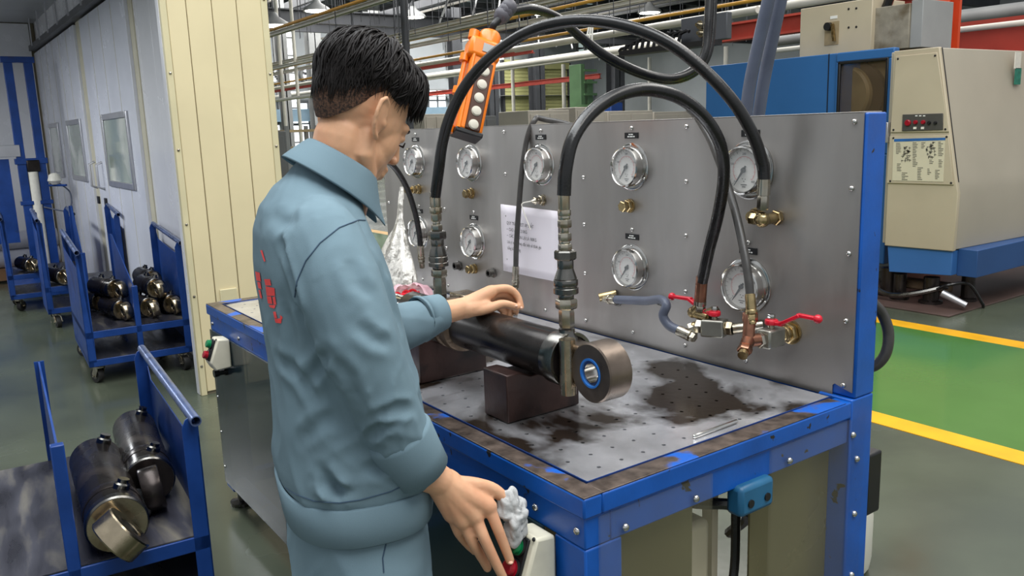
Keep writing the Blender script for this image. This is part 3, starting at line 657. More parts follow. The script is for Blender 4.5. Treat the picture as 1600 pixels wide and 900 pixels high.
q = hy(966, 470, YP); chain(gp, q, (0, -1, 0), [('c', .017, .004), ('h', .013, .012)], 'hex_plug', GUN)
# notice sheet
PAPER = mat('white_paper', (226, 220, 226), .7, 0, .02, 3, .02, 6)
pc = [hy(783, 319.5, YP-.002), hy(874, 332, YP-.002), hy(868, 438.5, YP-.002), hy(783, 421, YP-.002)]
pc = [V((-1.412, 0, 1.232)), V((-1.082, 0, 1.226)), V((-1.082, 0, .989)), V((-1.408, 0, .990))]
pm = MB(); nn = 8; vs = []
for j in range(nn+1):
    for i in range(nn+1):
        u, v_ = i/nn, j/nn; p = pc[0]*(1-u)*(1-v_)+pc[1]*u*(1-v_)+pc[2]*u*v_+pc[3]*(1-u)*v_
        vs.append((p.x, YP-.003-.004*math.sin(u*PI)*v_-.002*math.sin(u*7+v_*4)**2, p.z))
pm.raw(vs, [(j*(nn+1)+i, j*(nn+1)+i+1, (j+1)*(nn+1)+i+1, (j+1)*(nn+1)+i) for j in range(nn) for i in range(nn)])
pn = pm.build('notice_sheet', PAPER); tag(pn, 'white printed paper notice stuck to the stainless panel behind thin hose', 'paper')
sm = pn.modifiers.new('solid', 'SOLIDIFY'); sm.thickness = .0004
for i, (s, sz, xo) in enumerate((('QUY TRÌNH TEST ÁP SUẤT', .0165, .03), ('•  CAO ÁP LÀ 210KG', .0165, .03), ('•  CÁC XI CÒN LẠI LÀ 180KG', .0165, .03), ('Lưu ý: trường hợp đặc biệt sẽ được ghi', .0150, .03), ('bằng bảng riêng', .0150, .03))):
    text(s, sz, (-1.41+xo+.012, YP-.0105, 1.168-.0225*i), (1, 0, -.018), (0, 0, 1), INK, pn, 'lettering', .0001, 'LEFT', .80)

# ---- push button stations on the front rail
def station(x, z, lab):
    t = thing('push_button_station', lab, 'control box', (x, -.04, z-.06), 0, 'two button control stations on the bench rail')
    b = MB(); w = .036
    pr = [(x-w, -.001, z+.052), (x-w, -.045, z+.058), (x-w, -.078, z-.030), (x-w, -.062, z-.062), (x-w, -.001, z-.058)]
    b.prism(pr, (2*w, 0, 0)).build('housing', CREAMP, t, .006)
    d = V((0, -.033, -.088)).normalized(); nrm = V((0, -.088, .033)).normalized(); c = V((x, -.0625, z+.014))
    rot = Matrix((V((1, 0, 0)), d, nrm)).transposed()
    MB().box(c+nrm*.002, (.044, .082, .006), rot).build('face_plate', BLACK, t, .003)
    for k, m, nm_ in ((-.021, GREENB, 'green_button'), (.021, REDB, 'red_button')):
        o = c+d*k+nrm*.005; MB().lathe([(.0175, 0), (.0175, .006), (.0145, .006), (.0145, .016), (.012, .0185)], o, nrm, 22).build(nm_, m, t, 0); MB().lathe([(.0195, 0), (.0195, .005), (.0178, .006)], o-nrm*.001, nrm, 22).build('button_collar', BLACK, t)
    for sx in (-1, 1): screw(t, c+V((sx*.031, 0, 0))+d*-.045+nrm*.001, nrm, .004, m=BLACK)
    return t
station(-.118, .697, 'cream push button station under the pressing hand')
st2 = station(-2.08, .705, 'cream push button station at the far bench corner')
tag(MB().lathe([(.016, 0), (.016, .012), (.011, .012), (.011, .03), (.015, .032), (.015, .05)], (-2.12, -.001, .615), (0, -1, 0), 18).build('selector_knob', mat('dark_chrome', (70, 70, 70), .25, .9)), 'small dark round knob below the far push button station', 'knob')
# ================================================================ HOSES, VALVES, CYLINDER ON THE BENCH
def vcoupling(parent, x, y, segs, k, name, m=None):
    """stack of turned sections on a vertical axis; segs: (top pixel row, bottom pixel row, radius px, kind, material)"""
    for i, (a, b, r, t, mm) in enumerate(segs):
        pass
def stack(parent, base, segs, groups):
    """segs (h0,h1,r0,r1,kind); groups: {part name: (indices, material)}"""
    for nm_, (idx, m) in groups.items():
        b = MB()
        for i in idx:
            h0, h1, r0, r1, t = segs[i]
            if t == 'h': hexp(base, (0, 0, 1), r0, h0, h1, b)
            else: b.lathe([(r0*.97, h0), (r0, h0+.08*(h1-h0)), (r1, h1-.08*(h1-h0)), (r1*.97, h1)], base, (0, 0, 1), 24)
        b.build(nm_, m, parent)
def pxsegs(px, y, rows, bx):
    zs = lambda v: hy(px, v, y).z; sc = (hy(px, 400, y)-CC).dot(CW)/CF; base = V((bx, y, 0)); out = []
    for a, b, r0, r1, t in rows: out.append((zs(b), zs(a), r1*sc, r0*sc, t))
    return base, out
# right coupling: rows (top px, bottom px, top radius, bottom radius, kind)
XR, YC = -.2965, .21
rowsR = [(296, 328, 9, 9, 'c'), (328, 337, 10.5, 10.5, 'c'), (337, 343, 9, 9, 'c'), (343, 356, 11, 11, 'h'), (356, 364, 6.5, 6.5, 'c'), (364, 377, 10.5, 10.5, 'h'), (377, 381, 8, 8, 'c'), (381, 391, 11, 11, 'h'), (391, 406, 17.5, 17.5, 'h'), (406, 419, 13, 13, 'c'), (419, 436, 13, 18, 'c'), (436, 446, 19.5, 19.5, 'c'), (446, 449, 18, 18, 'c'), (449, 458, 20, 20, 'c'), (458, 466, 12.5, 12.5, 'c'), (466, 482, 17.5, 17.5, 'h'), (482, 511, 12.5, 12.5, 'h'), (511, 520, 13, 13, 'c'), (520, 531, 12, 18, 'c')]
h1 = thing('hydraulic_hose', 'thick black hose in the smaller arch with quick coupler on cylinder eye end', 'hose', (XR, YC, 1.06))
bs, sg = pxsegs(884, YC, rowsR, XR)
stack(h1, bs, sg, {'ferrule': ([0, 1, 2], ZINC), 'adapter_nut': ([3, 4, 5, 6, 7], ZINC), 'quick_coupler': ([8, 9, 10, 11, 12, 13, 14], GUN), 'coupler_nut': ([15], ZINC), 'port_adapter': ([16], ZINC)})
pts = [V((XR, YC, hy(884, 298, YC).z-.01))]
for px, py, yy in ((884, 262, .215), (896, 215, .24), (925, 175, .30), (965, 149, .37), (1010, 140, .45), (1060, 152, .53), (1100, 183, .60), (1125, 225, .65), (1131, 275, .69), (1122, 335, .715), (1108, 390, .73), (1097, 440, .74)): pts.append(hy(px, py, yy))
MB().tube(spline(pts, 8), .0148, 14).build('hose_tube', RUBBER, h1)
e1 = hy(1096, 444, .741); e2 = hy(1094, 470, .742); e3 = hy(1086, 482, .742)
b = MB().cyl(e1+(e1-e2).normalized()*.02, e2, .0155, None, 18); b.build('ferrule', COPPERY, h1)
b = MB().cyl(e2, e2+(e2-e1).normalized()*.012, .0165, None, 18); hexp(e2+(e2-e1).normalized()*.012, e2-e1, .015, 0, .016, b); b.build('hose_nut', ZINC, h1)
# left coupling
XL2 = hy(684, 385, YC).x
rowsL = [(300, 324, 8.5, 8.5, 'c'), (324, 333, 10, 10, 'c'), (333, 346, 8.5, 8.5, 'h'), (346, 351, 6, 6, 'c'), (351, 361, 9, 9, 'h'), (361, 374, 14.5, 14.5, 'h'), (374, 384, 10.5, 10.5, 'c'), (384, 400, 10.5, 14.5, 'c'), (400, 407, 15.5, 15.5, 'c'), (407, 409, 14, 14, 'c'), (409, 415, 16, 16, 'c'), (415, 420, 10, 10, 'c'), (420, 432, 13, 13, 'h'), (432, 462, 10.5, 10.5, 'h')]
h2 = thing('hydraulic_hose', 'thick black hose in the largest arch passing in front of orange pendant', 'hose', (XL2, YC, 1.06))
bs, sg = pxsegs(684, YC, rowsL, XL2)
stack(h2, bs, sg, {'ferrule': ([0, 1], ZINC), 'adapter_nut': ([2, 3, 4], ZINC), 'quick_coupler': ([5, 6, 7, 8, 9, 10, 11], GUN), 'coupler_nut': ([12], ZINC), 'port_adapter': ([13], ZINC)})
pts = [V((XL2, YC, hy(684, 302, YC).z-.01))]
for px, py, yy in ((686, 262, .212), (692, 220, .222), (706, 175, .245), (732, 127, .28), (775, 82, .33), (830, 48, .39), (895, 33, .45), (965, 38, .52), (1035, 62, .58), (1095, 105, .64), (1145, 158, .69), (1176, 210, .73), (1191, 255, .755), (1194, 284, .76)): pts.append(hy(px, py, yy))
MB().tube(spline(pts, 8), .0145, 14).build('hose_tube', RUBBER, h2)
a = hy(1194, 280, .76); q = hy(1193, 305, .76); n2 = hy(1191, 334, .76)
b = MB().cyl(a, q, .0155, None, 18); b.build('ferrule', ZINC, h2)
b = MB(); hexp(q, n2-q, .014, 0, (n2-q).length*.8, b); b.build('hose_nut', ZINC, h2)
c = V((n2.x, .76, 1.262)); b = MB().sphere(c, .019, 14, 10).cyl(c, n2, .015).cyl(c, V((c.x, YP, c.z)), .014); hexp(V((c.x, YP-.002, c.z)), (0, -1, 0), .019, 0, .016, b); hexp(c+V((-.035, 0, 0)), (1, 0, 0), .015, 0, .02, b)
b.build('elbow_fitting', BRASS, h2)
# thin hose looping over the panel top, ends on the plate
def hose(name, lab, pts, r, m, ends, per=8, n=12):
    t = thing(name, lab, 'hose', tuple(pts[-1])); s = spline(pts, per); MB().tube(s, r, n).build('hose_tube', m, t)
    for which, segs, mm in ends:
        o = s[-1] if which else s[0]; d = (s[-1]-s[-3]) if which else (s[0]-s[2]); chain(t, o-d.normalized()*.004, d, segs, 'end_fitting', mm)
    return t
THIN = mat('dark_grey_hose_rubber', (62, 60, 58), .34, 0, .15, 30, .04, 150, .06)
hose('thin_hose', 'thin dark hose bent over the panel top in front of the paper notice', [V((-1.03, .98, 1.30)), V((-1.06, .93, 1.47))]+[hy(*q) for q in ((848, 186, .87), (835, 189, .84), (824, 215, .815), (816, 262, .795), (811, 320, .785), (807, 380, .78), (806, 418, .775))], .0095, THIN,
     [(1, [('c', .0118, .05), ('c', .0135, .012), ('h', .012, .014), ('c', .008, .012), ('h', .013, .016), ('c', .010, .018)], ZINC)])
pt = hz(806, 490, .851); tag(chain(None, V((pt.x, .772, .8497)), (0, 0, 1), [('c', .022, .012), ('h', .020, .02), ('c', .014, .012)], 'port_adapter', GUN), 'dark steel port adapter on the plate below the thin hose end', 'fitting')
# thin hose to the far-right valve
hose('thin_hose', 'thin braided hose curving from the panel top down to the bronze tee', [V((-.56, 1.02, 1.32)), V((-.55, .93, 1.48))]+[hy(*q) for q in ((1078, 172, .86), (1092, 186, .83), (1112, 222, .80), (1132, 275, .775), (1150, 335, .74), (1163, 395, .71), (1170, 440, .695), (1172, 462, .69))], .0105, THIN,
     [(1, [('c', .0125, .038), ('c', .0145, .01), ('h', .0125, .016), ('c', .010, .008)], BRASS)])
# short grey-blue jumper hose
jt = hose('jumper_hose', 'short grey blue jumper hose with an S bend above the plate', [hy(*q) for q in ((962, 468, .775), (985, 469, .765), (1010, 470, .745), (1032, 468, .72), (1041, 477, .705), (1036, 493, .70), (1045, 508, .705), (1062, 517, .71))], .0125, RUBG,
     [(0, [('c', .0145, .03), ('c', .0155, .006), ('h', .013, .014), ('h', .010, .016)], ZINC), (1, [('c', .0145, .034), ('c', .0155, .006), ('h', .0135, .014)], ZINC)])
q = hy(936, 465, .78); MB().cyl(q, V((q.x+.03, YP, q.z+.01)), .013, None, 14).build('elbow_fitting', BRASS, jt)
# valves
def valve(lab, c, ax, lever_dir, piv, L, name='ball_valve'):
    t = thing(name, lab, 'valve', tuple(c), 0)
    c = V(c); ax = V(ax).normalized(); u = V((0, 0, 1)); s = ax.cross(u)
    rot = Matrix((s, ax, u)).transposed()
    MB().box(c, (.040, .062, .046), rot).build('body', mat('zinc_valve_body', (158, 156, 146), .38, .9, .1, 20), t, .005)
    for k in (1, -1): b = MB(); hexp(c+ax*.03*k, ax*k, .019, 0, .02, b); b.build('end_nut', ZINC, t)
    p = c+u*.023; MB().cyl(p, p+u*.022, .008).build('stem', ZINC, t)
    d = V(lever_dir).normalized(); w = d.cross(u); z0 = .014
    k = [(0, 0), (.03, 0), (.075, .028), (L, .026)]
    pts_ = [p+u*z0+d*a+u*b_ for a, b_ in k]; hb = MB()
    for i in range(3): hb.bar(pts_[i]-d*.004*(i > 0), pts_[i+1]+d*.004*(i < 2), .017 if i < 2 else .013, .009)
    hb.lathe([(.014, -.003), (.016, 0), (.016, .008), (.014, .011)], p+u*(z0-.003), u, 20); hb.sphere(pts_[-1], .0105, 14, 10)
    hb.build('lever_handle', RED, t, .002)
    hexp(p, u, .009, z0+.008, z0+.02, nb := MB()); nb.build('lever_nut', CHROME, t)
    return t
v2 = valve('red handled ball valve nearest the blue post, lever pointing outward', (-.177, .745, .982), (0, 1, 0), (1, .02, .02), None, .125)
chain(v2, V((-.177, YP, .982)), (0, -1, 0), [('c', .031, .004), ('h', .027, .016), ('c', .02, .014), ('h', .022, .014)], 'bulkhead_fitting', BRASS)
te = V((-.186, .672, .985)); b = MB().cyl(V((-.178, .70, .984)), te, .016); up_ = hy(1172, 496, .689)
b.cyl(te, up_+V((0, 0, .012)), .0145); hexp(up_+V((0, 0, -.012)), (0, 0, 1), .018, 0, .024, b)
dn = hy(1160, 556, .62); b.cyl(te, te.lerp(dn, .6), .0165, .015); hexp(te.lerp(dn, .45), dn-te, .0175, 0, .02, b); b.build('tee_fitting', COPPERY, v2)
b = MB().cyl(te.lerp(dn, .6), te.lerp(dn, 1.0), .0125, .0115); b.build('open_stub', BRASS, v2)
c1 = hy(1116, 512, .752); v1 = valve('red handled ball valve fed by the smaller arch hose', c1, (1, .35, .05), (-1, -.12, .02), None, .135)
q = c1+V((1, .35, .05)).normalized()*.048; b = MB().cyl(q, V((q.x+.05, YP, q.z+.01)), .014); b.build('panel_stub', ZINC, v1)
qa = c1-V((1, .35, .05)).normalized()*.045; el = hy(1086, 512, .735)
b = MB().cyl(qa, el, .0145).sphere(el, .0165, 14, 10); el2 = hy(1083, 488, .742); b.cyl(el2, hy(1094, 478, .742), .0135).sphere(el2, .0155, 14, 10).cyl(el2, hy(1106, 496, .75), .0135); b.cyl(hy(1100, 494, .742), hy(1118, 486, .79), .015); b.build('elbow_fitting', BRASS, v1)
hexp(hy(1076, 516, .722), el-hy(1070, 518, .715), .0165, 0, .022, nb := MB()); nb.build('elbow_nut', ZINC, v1)

# ---- steel blocks carrying the cylinder
BLOCKM = mat('rusty_dark_block', (62, 44, 40), .38, .35, .25, 9, .08, 50, .1, alt=(28, 24, 24), thr=(.45, .6), ascale=7)
def vblock(x0, x1, lab):
    za, zb = .851, .962; z = 1.004; r = .056
    pr = [(x0, .118, za), (x0, .118, zb), (x0, .155, zb), (x0, .185, .950), (x0, .235, .950), (x0, .265, zb), (x0, .325, zb), (x0, .325, za)]
    tag(MB().prism(pr, (x1-x0, 0, 0)).build('support_block', BLOCKM, None, .003), lab, 'block', 'blocks under the bench cylinder')
vblock(-.492, -.398, 'dark rusty notched block under the eye end of bench cylinder'); vblock(-.93, -.79, 'dark rusty notched block under the sleeve end of bench cylinder')
# ---- hydraulic cylinder being tested
AX, AY, AZ = None, .21, 1.0065
BARREL = mat('black_oiled_barrel', (44, 40, 38), .26, .55, .25, 10, .02, 60, .12, alt=(84, 76, 70), thr=(.6, .85), ascale=5)
hc = thing('hydraulic_cylinder', 'black hydraulic cylinder on two blocks on the bench with large steel eye', 'cylinder', (-.5, AY, .945))
def lx(prof, name, m, n=40, par=None): return MB().lathe([(r, x) for r, x in prof], (0, AY, AZ), (1, 0, 0), n).build(name, m, par or hc)
lx([(.0535, -.735), (.0545, -.73), (.0545, -.325), (.0535, -.32)], 'barrel', BARREL)
lx([(.0555, -.326), (.0605, -.322), (.0605, -.284), (.0585, -.281), (.052, -.281), (.052, -.296)], 'end_collar', GUN)
MB().lathe([(.05, -.297), (.05, -.285)], (0, AY, AZ), (1, 0, 0), 32).build('end_cap', DARKSTEEL, hc)
g = lx([(.056, -.742), (.066, -.738), (.068, -.722), (.066, -.708), (.0545, -.700)], 'gland_ring', mat('brownish_weld_ring', (96, 82, 68), .45, .7, .25, 30, .3, 90))
lx([(.060, -.775), (.066, -.772), (.066, -.757), (.060, -.752)], 'gland_ring', mat('brownish_weld_ring', (96, 82, 68)))
lx([(.048, -.99), (.050, -.985), (.050, -.77), (.056, -.76), (.056, -.735)], 'head_section', DARKSTEEL)
lx([(.028, -1.22), (.03, -1.21), (.03, -.985)], 'piston_rod', CHROME, 24)
lx([(.022, -1.30), (.05, -1.28), (.05, -1.21), (.03, -1.20)], 'rod_end', GUN, 24)
for x in (XR, XL2): MB().lathe([(.026, .035), (.024, .047), (.0175, .056), (.0175, .066)], (x, AY, AZ), (0, 0, 1), 22).build('port_boss', GUN, hc)
chain(hc, V((-.66, AY+.005, AZ+.05)), (0, .1, 1), [('c', .007, .012), ('h', .008, .01), ('c', .004, .01)], 'bleed_screw', CHROME)
# eye: ring across the axis, web to the cap
ec = V((-.188, AY, AZ-.004)); yf, yb = AY-.029, AY+.032
EYEM = mat('eye_forging_steel', (112, 100, 90), .34, .8, .2, 14, .05, 60, .1, alt=(66, 56, 50), thr=(.5, .75), ascale=7)
n = 40; Ro, Ri = .0625, .0305
MB().lathe([(Ri, 0), (Ro-.003, 0), (Ro, .003), (Ro, yb-yf-.003), (Ro-.003, yb-yf), (Ri, yb-yf), (Ri, 0)], (ec.x, yf, ec.z), (0, 1, 0), n, cap=False).build('eye', EYEM, hc)
MB().b2((-.292, yf+.006, ec.z-.046), (-.222, yb-.006, ec.z+.046)).build('web', EYEM, hc, .008)
MB().cyl((-.262, yf+.001, ec.z-.062), (-.262, yf+.001, ec.z+.058), .0175, .0175, 18).build('weld_bead', RAWSTEEL, hc)
MB().ringpipe((ec.x, yf-.0015, ec.z), (ec.x, yf+.004, ec.z), .0312, .0268, 32).build('seal_ring', mat('blue_seal', (40, 110, 190), .4, 0, .05), hc)
MB().ringpipe((ec.x, yf+.002, ec.z), (ec.x, yb-.002, ec.z), .0302, .0205, 32).build('bearing', CHROME, hc)
# loose rod on the plate
tag(MB().tube([(-.074, .365, .8545), (-.078, .501, .8545)], .0045, 8, True).build('steel_rod', CHROME), 'short bright steel rod lying on the perforated plate', 'rod')
# brown block, bags behind the arm
tag(MB().prism([(-1.30, .52, .851), (-1.30, .52, .885), (-1.30, .535, .902), (-1.30, .575, .906), (-1.30, .60, .89), (-1.30, .60, .851)], (.14, 0, 0)).build('wooden_block', mat('red_brown_wood', (112, 62, 42), .45, 0, .2, 14, stretch=(1, 6, 6)), None, .006), 'red brown rounded block behind the large arch coupler', 'block')
def blob(c, rx, ry, rz_, sq=.35, seed=0, n=36, m=22, floor=None, freq=22, amp=.25):
    vs = []; fs = []; c = V(c)
    for j in range(m+1):
        th = PI*j/m
        for i in range(n):
            ph = 2*PI*i/n; d = V((math.sin(th)*math.cos(ph), math.sin(th)*math.sin(ph), math.cos(th)))
            q = V((d.x*rx, d.y*ry, d.z*rz_)); w = noise.noise(q*freq+V((seed, 0, 0)))+.5*abs(noise.noise(q*freq*2.1+V((0, seed, 0))))
            p = c+q*(1+amp*w)
            if floor is not None: p.z = max(p.z, floor)
            vs.append(p)
    for j in range(m):
        for i in range(n):
            i2 = (i+1) % n; fs.append((j*n+i, j*n+i2, (j+1)*n+i2, (j+1)*n+i))
    b = MB(); b.raw(vs, fs); return b
bg = thing('plastic_bag', 'open pink plastic bag of red rubber rings beside the large coupler', 'bag', (-1.16, .50, .851))
bc = hy(640, 440, .50); bc.z = .90
PINK = mat('translucent_pink_plastic', (240, 196, 206), .22, 0, .08, 20, .1, 60, alpha=.62)
bm_ = blob(bc, .085, .075, .062, seed=3, floor=.852, freq=26, amp=.35)
# open mouth facing the viewer: drop faces of the sector
keep = [f for f in bm_.f if not ((V(bm_.v[f[0]])-bc).normalized().dot(V((.62, -.55, .55)).normalized()) > .72)]
bm_.f = keep; bm_.build('bag_film', PINK, bg, 0, 60)
REDR = mat('red_rubber_ring', (226, 34, 52), .4, 0, .08, 30)
for i in range(26):
    c = bc+V((random.uniform(-.045, .06), random.uniform(-.05, .04), random.uniform(-.035, .028)))
    ax = V((random.uniform(-1, 1), random.uniform(-1, 1), random.uniform(-.5, 1))).normalized(); e = ax.orthogonal().normalized(); g = ax.cross(e)
    ring = [c+(e*math.cos(2*PI*k/14)+g*math.sin(2*PI*k/14))*.015 for k in range(15)]
    MB().tube(ring, .0045, 6).build('rubber_ring', REDR, bg)
# silvery bag hanging from a fitting
sb = hy(626, 375, .62); tp_ = hy(628, 292, .74); rows = []
FOIL = mat('silvery_white_film', (206, 202, 194), .28, .25, .2, 30, .9, 45, alt=(146, 142, 134), thr=(.5, .6), ascale=28)
nb_ = 36; prof = [(0, .010), (.12, .013), (.30, .014), (.40, .026), (.5, .044), (.6, .060), (.7, .074), (.8, .086), (.9, .094), (.97, .092), (1.0, .07)]
bt = V((sb.x-.02, .60, .875))
for u, r in prof:
    c = tp_.lerp(bt, u); ring = []
    for i in range(nb_):
        a = 2*PI*i/nb_; k = r*(1+.45*noise.noise(V((math.cos(a)*3, math.sin(a)*3, u*3)))+.25*abs(noise.noise(V((math.cos(a)*7, math.sin(a)*7, u*9))))); ring.append(c+V((math.cos(a)*k*1.25+.012*noise.noise(V((u*6, 1, 2))), math.sin(a)*k*.5-.01*u, .012*noise.noise(V((math.cos(a)*2, math.sin(a)*2, u*4)))*(u > .35))))
    rows.append(ring)
tag(MB().loft(rows).build('foil_bag', FOIL, None, 0, 50), 'crumpled silvery white bag hanging from a panel fitting beside the chin', 'bag')
chain(gp, hy(651, 296, YP), (0, -1, 0), [('c', .018, .004), ('h', .016, .02), ('c', .012, .03)], 'bulkhead_fitting', BRASS)
tag(MB().b2((-1.60, .70, .851), (-1.50, .78, .90)).build('steel_block', RAWSTEEL, None, .004), 'small bright steel block under the far lower gauge', 'block')
# hose by the chin
hose('thin_hose', 'thin black hose curving from the chin to the lowest far gauge', [hy(*q) for q in ((560, 262, .45), (590, 250, .50), (612, 257, .56), (634, 290, .62), (648, 330, .66), (655, 365, .68), (657, 385, .685))], .011, RUBBER,
     [(1, [('c', .0125, .045), ('c', .0145, .01), ('h', .0125, .016), ('c', .010, .02)], ZINC)])
# grey hoses rising behind the panel
for k, (pts, lab) in enumerate((([(1164, 190, 1.05), (1172, 130, 1.05), (1187, 60, 1.05), (1203, -10, 1.05), (1215, -70, 1.05)], 'nearer grey blue hose dropping behind the panel from above'), ([(1184, 190, 1.12), (1193, 130, 1.12), (1207, 60, 1.12), (1222, -10, 1.12), (1232, -70, 1.12)], 'second grey blue hose dropping behind the panel beside the blue machine'))):
    P_ = [hy(*q) for q in pts]; lo = P_[0]+(P_[0]-P_[1])*1.8; P_ = [lo]+P_
    t = thing('supply_hose', lab, 'hose', tuple(lo)); MB().tube(spline(P_, 6), .0175, 14).build('hose_tube', RUBG, t)
t = tag(MB().tube(spline([hx(*q) for q in ((1360, 470, -.02), (1378, 490, -.01), (1388, 520, 0), (1384, 552, 0), (1366, 572, -.02), (1340, 575, -.05))], 8), .013, 12).build('return_hose', THIN), 'grey hose loop sticking out behind the blue post', 'hose')
t.location.y += .0
# pendant control and its cable
ORG = mat('orange_plastic', (238, 122, 12), .34, 0, .08, 12, .03, 60, coat=.2)
ORGD = mat('brown_button_strip', (74, 42, 26), .35, 0, .1, 12)
pd = thing('pendant_control', 'orange crane pendant with a column of round white buttons', 'pendant control', tuple(dp(730, 208, 2.46)))
pa, pb = dp(760, 52, 2.5), dp(727, 208, 2.44); dd = (pb-pa).normalized()
fr = (CC-pa).normalized(); fr = (fr+CR*.22).normalized(); fr = (fr-dd*fr.dot(dd)).normalized(); sd = dd.cross(fr)
if sd.dot(CR) < 0: sd = -sd
R3 = Matrix((sd, dd, fr)).transposed(); Lp = (pb-pa).length
mid = lambda u, s=0, f_=0: pa+dd*(Lp*u)+sd*s+fr*f_
MB().box(mid(.62, .004), (.080, Lp*.78, .062), R3).build('housing', ORG, pd, .010)
MB().box(mid(.20), (.098, Lp*.20, .076), R3).build('head_block', ORG, pd, .012)
MB().lathe([(.034, 0), (.034, .03), (.028, .04)], mid(.11, .012), -dd, 20).build('cable_gland', ORG, pd)
MB().cyl(mid(.10, -.036), mid(.02, -.036), .016).build('gland_plug', ORG, pd)
for u in (.27, .60, .97): MB().cyl(mid(u, -.050), mid(u+.07, -.050), .014, None, 12).build('rib_clip', ORG, pd)
MB().cyl(mid(.25, -.047), mid(1.0, -.047), .007, None, 8).build('side_rib', ORG, pd); MB().cyl(mid(.25, -.030, .030), mid(1.0, -.030, .030), .006, None, 8).build('side_rib', ORG, pd)
MB().box(mid(.66, .010, .032), (.046, Lp*.66, .008), R3).build('button_strip', ORGD, pd, .003)
MB().box(mid(.20, .012, .039), (.044, .026, .003), R3).build('maker_plate', mat('grey_label', (150, 150, 150), .4, .4), pd)
MB().box(mid(1.015, .004), (.084, .016, .066), R3).build('end_cap', BLACK, pd, .004)
for k in range(5):
    c = mid(.42+.13*k, .010, .035); MB().lathe([(.0150, 0), (.0150, .003), (.0128, .003), (.0128, .006), (.0115, .0065)], c, fr, 24).build('push_button', mat('ivory_button', (204, 198, 182), .45, 0, .05), pd)
MB().tube(spline([mid(.03, .012), mid(-.04, .014), dp(772, 38, 2.5), dp(785, 25, 2.52), dp(793, 12, 2.54), dp(788, -30, 2.55)], 6), .011, 10).build('cable', BLACK, pd)
wr_ = MB()
for k in range(7): wr_.sphere(dp(783+2*k, 26-2.4*k, 2.52), .024+.003*math.sin(k*2.2), 10, 7)
wr_.build('cable_tie_wrap', mat('grey_tape', (84, 82, 88), .5), pd)
fc = thing('festoon_cable', 'black cable festoon looping above the panel from the pendant', 'cable', tuple(dp(1000, 110, 2.9)))
MB().tube(spline([dp(797, 18, 2.54), dp(830, 14, 2.6), dp(868, 26, 2.7), dp(905, 55, 2.8), dp(945, 85, 2.85), dp(1000, 112, 2.9), dp(1050, 122, 2.92), dp(1085, 108, 2.95), dp(1102, 80, 2.95), dp(1106, 40, 2.95), dp(1110, -30, 2.95)], 8), .015, 10).build('cable_run', RUBBER, fc)
MB().tube(spline([dp(880, 36, 2.75), dp(915, 68, 2.83), dp(955, 97, 2.88), dp(1005, 119, 2.93), dp(1052, 127, 2.95), dp(1090, 112, 2.98), dp(1108, 84, 2.98), dp(1114, 40, 2.98), dp(1117, -30, 2.98)], 8), .011, 10).build('cable_run', RUBBER, fc)
for k in range(3): MB().tube(spline([dp(920+3*k, 42, 2.83), dp(917+4*k, 62, 2.83), dp(922+3*k, 74, 2.84)], 6), .003, 6).build('cable_tie', WPIPE, fc)
# drum behind the bench
dm = thing('plastic_drum', 'pale plastic drum on the floor behind the bench end', 'drum', (-.50, 1.47, 0))
MB().lathe([(.10, 0), (.155, .02), (.16, .05), (.16, .20), (.15, .24), (.12, .26)], (-.50, 1.47, 0), (0, 0, 1), 28).build('shell', mat('milky_plastic', (206, 204, 190), .4, 0, .04, 5), dm)
MB().lathe([(.05, .26), (.05, .29), (.045, .295)], (-.50, 1.47, 0), (0, 0, 1), 20).build('cap', WHITEP, dm)
# ================================================================ CARTS
TRAYD = mat('scuffed_dark_tray', (62, 62, 72), .34, .35, .3, 6, .05, 40, .12, alt=(132, 126, 112), thr=(.52, .75), ascale=6, stretch=(.5, 2, 1))
def caster(parent, x, y, yaw, r=.058):
    d = V((math.cos(yaw), math.sin(yaw), 0)); s = V((-d.y, d.x, 0)); c = V((x, y, r))-d*.03
    f = MB().lathe([(.032, 0), (.032, .008), (.02, .016)], (x, y, 2*r+.008), (0, 0, 1), 14)
    f.b2((x-.04, y-.04, 2*r+.022), (x+.04, y+.04, 2*r+.028))
    for k in (-1, 1): f.bar(c+s*k*.024, V((x, y, 2*r+.012))+s*k*.024, .04, .005, s)
    ft = f.build('caster', ZINC, parent)
    MB().lathe([(r*.5, -.018), (r*.96, -.018), (r, -.012), (r, .012), (r*.96, .018), (r*.5, .018)], c, s, 24).build('wheel', TYRE, ft)
    MB().lathe([(r*.5, -.020), (r*.5, .020)], c, s, 16).build('wheel_hub', GUN, ft)
    MB().cyl(c-s*.034, c+s*.034, .007, None, 8).build('axle', ZINC, ft)
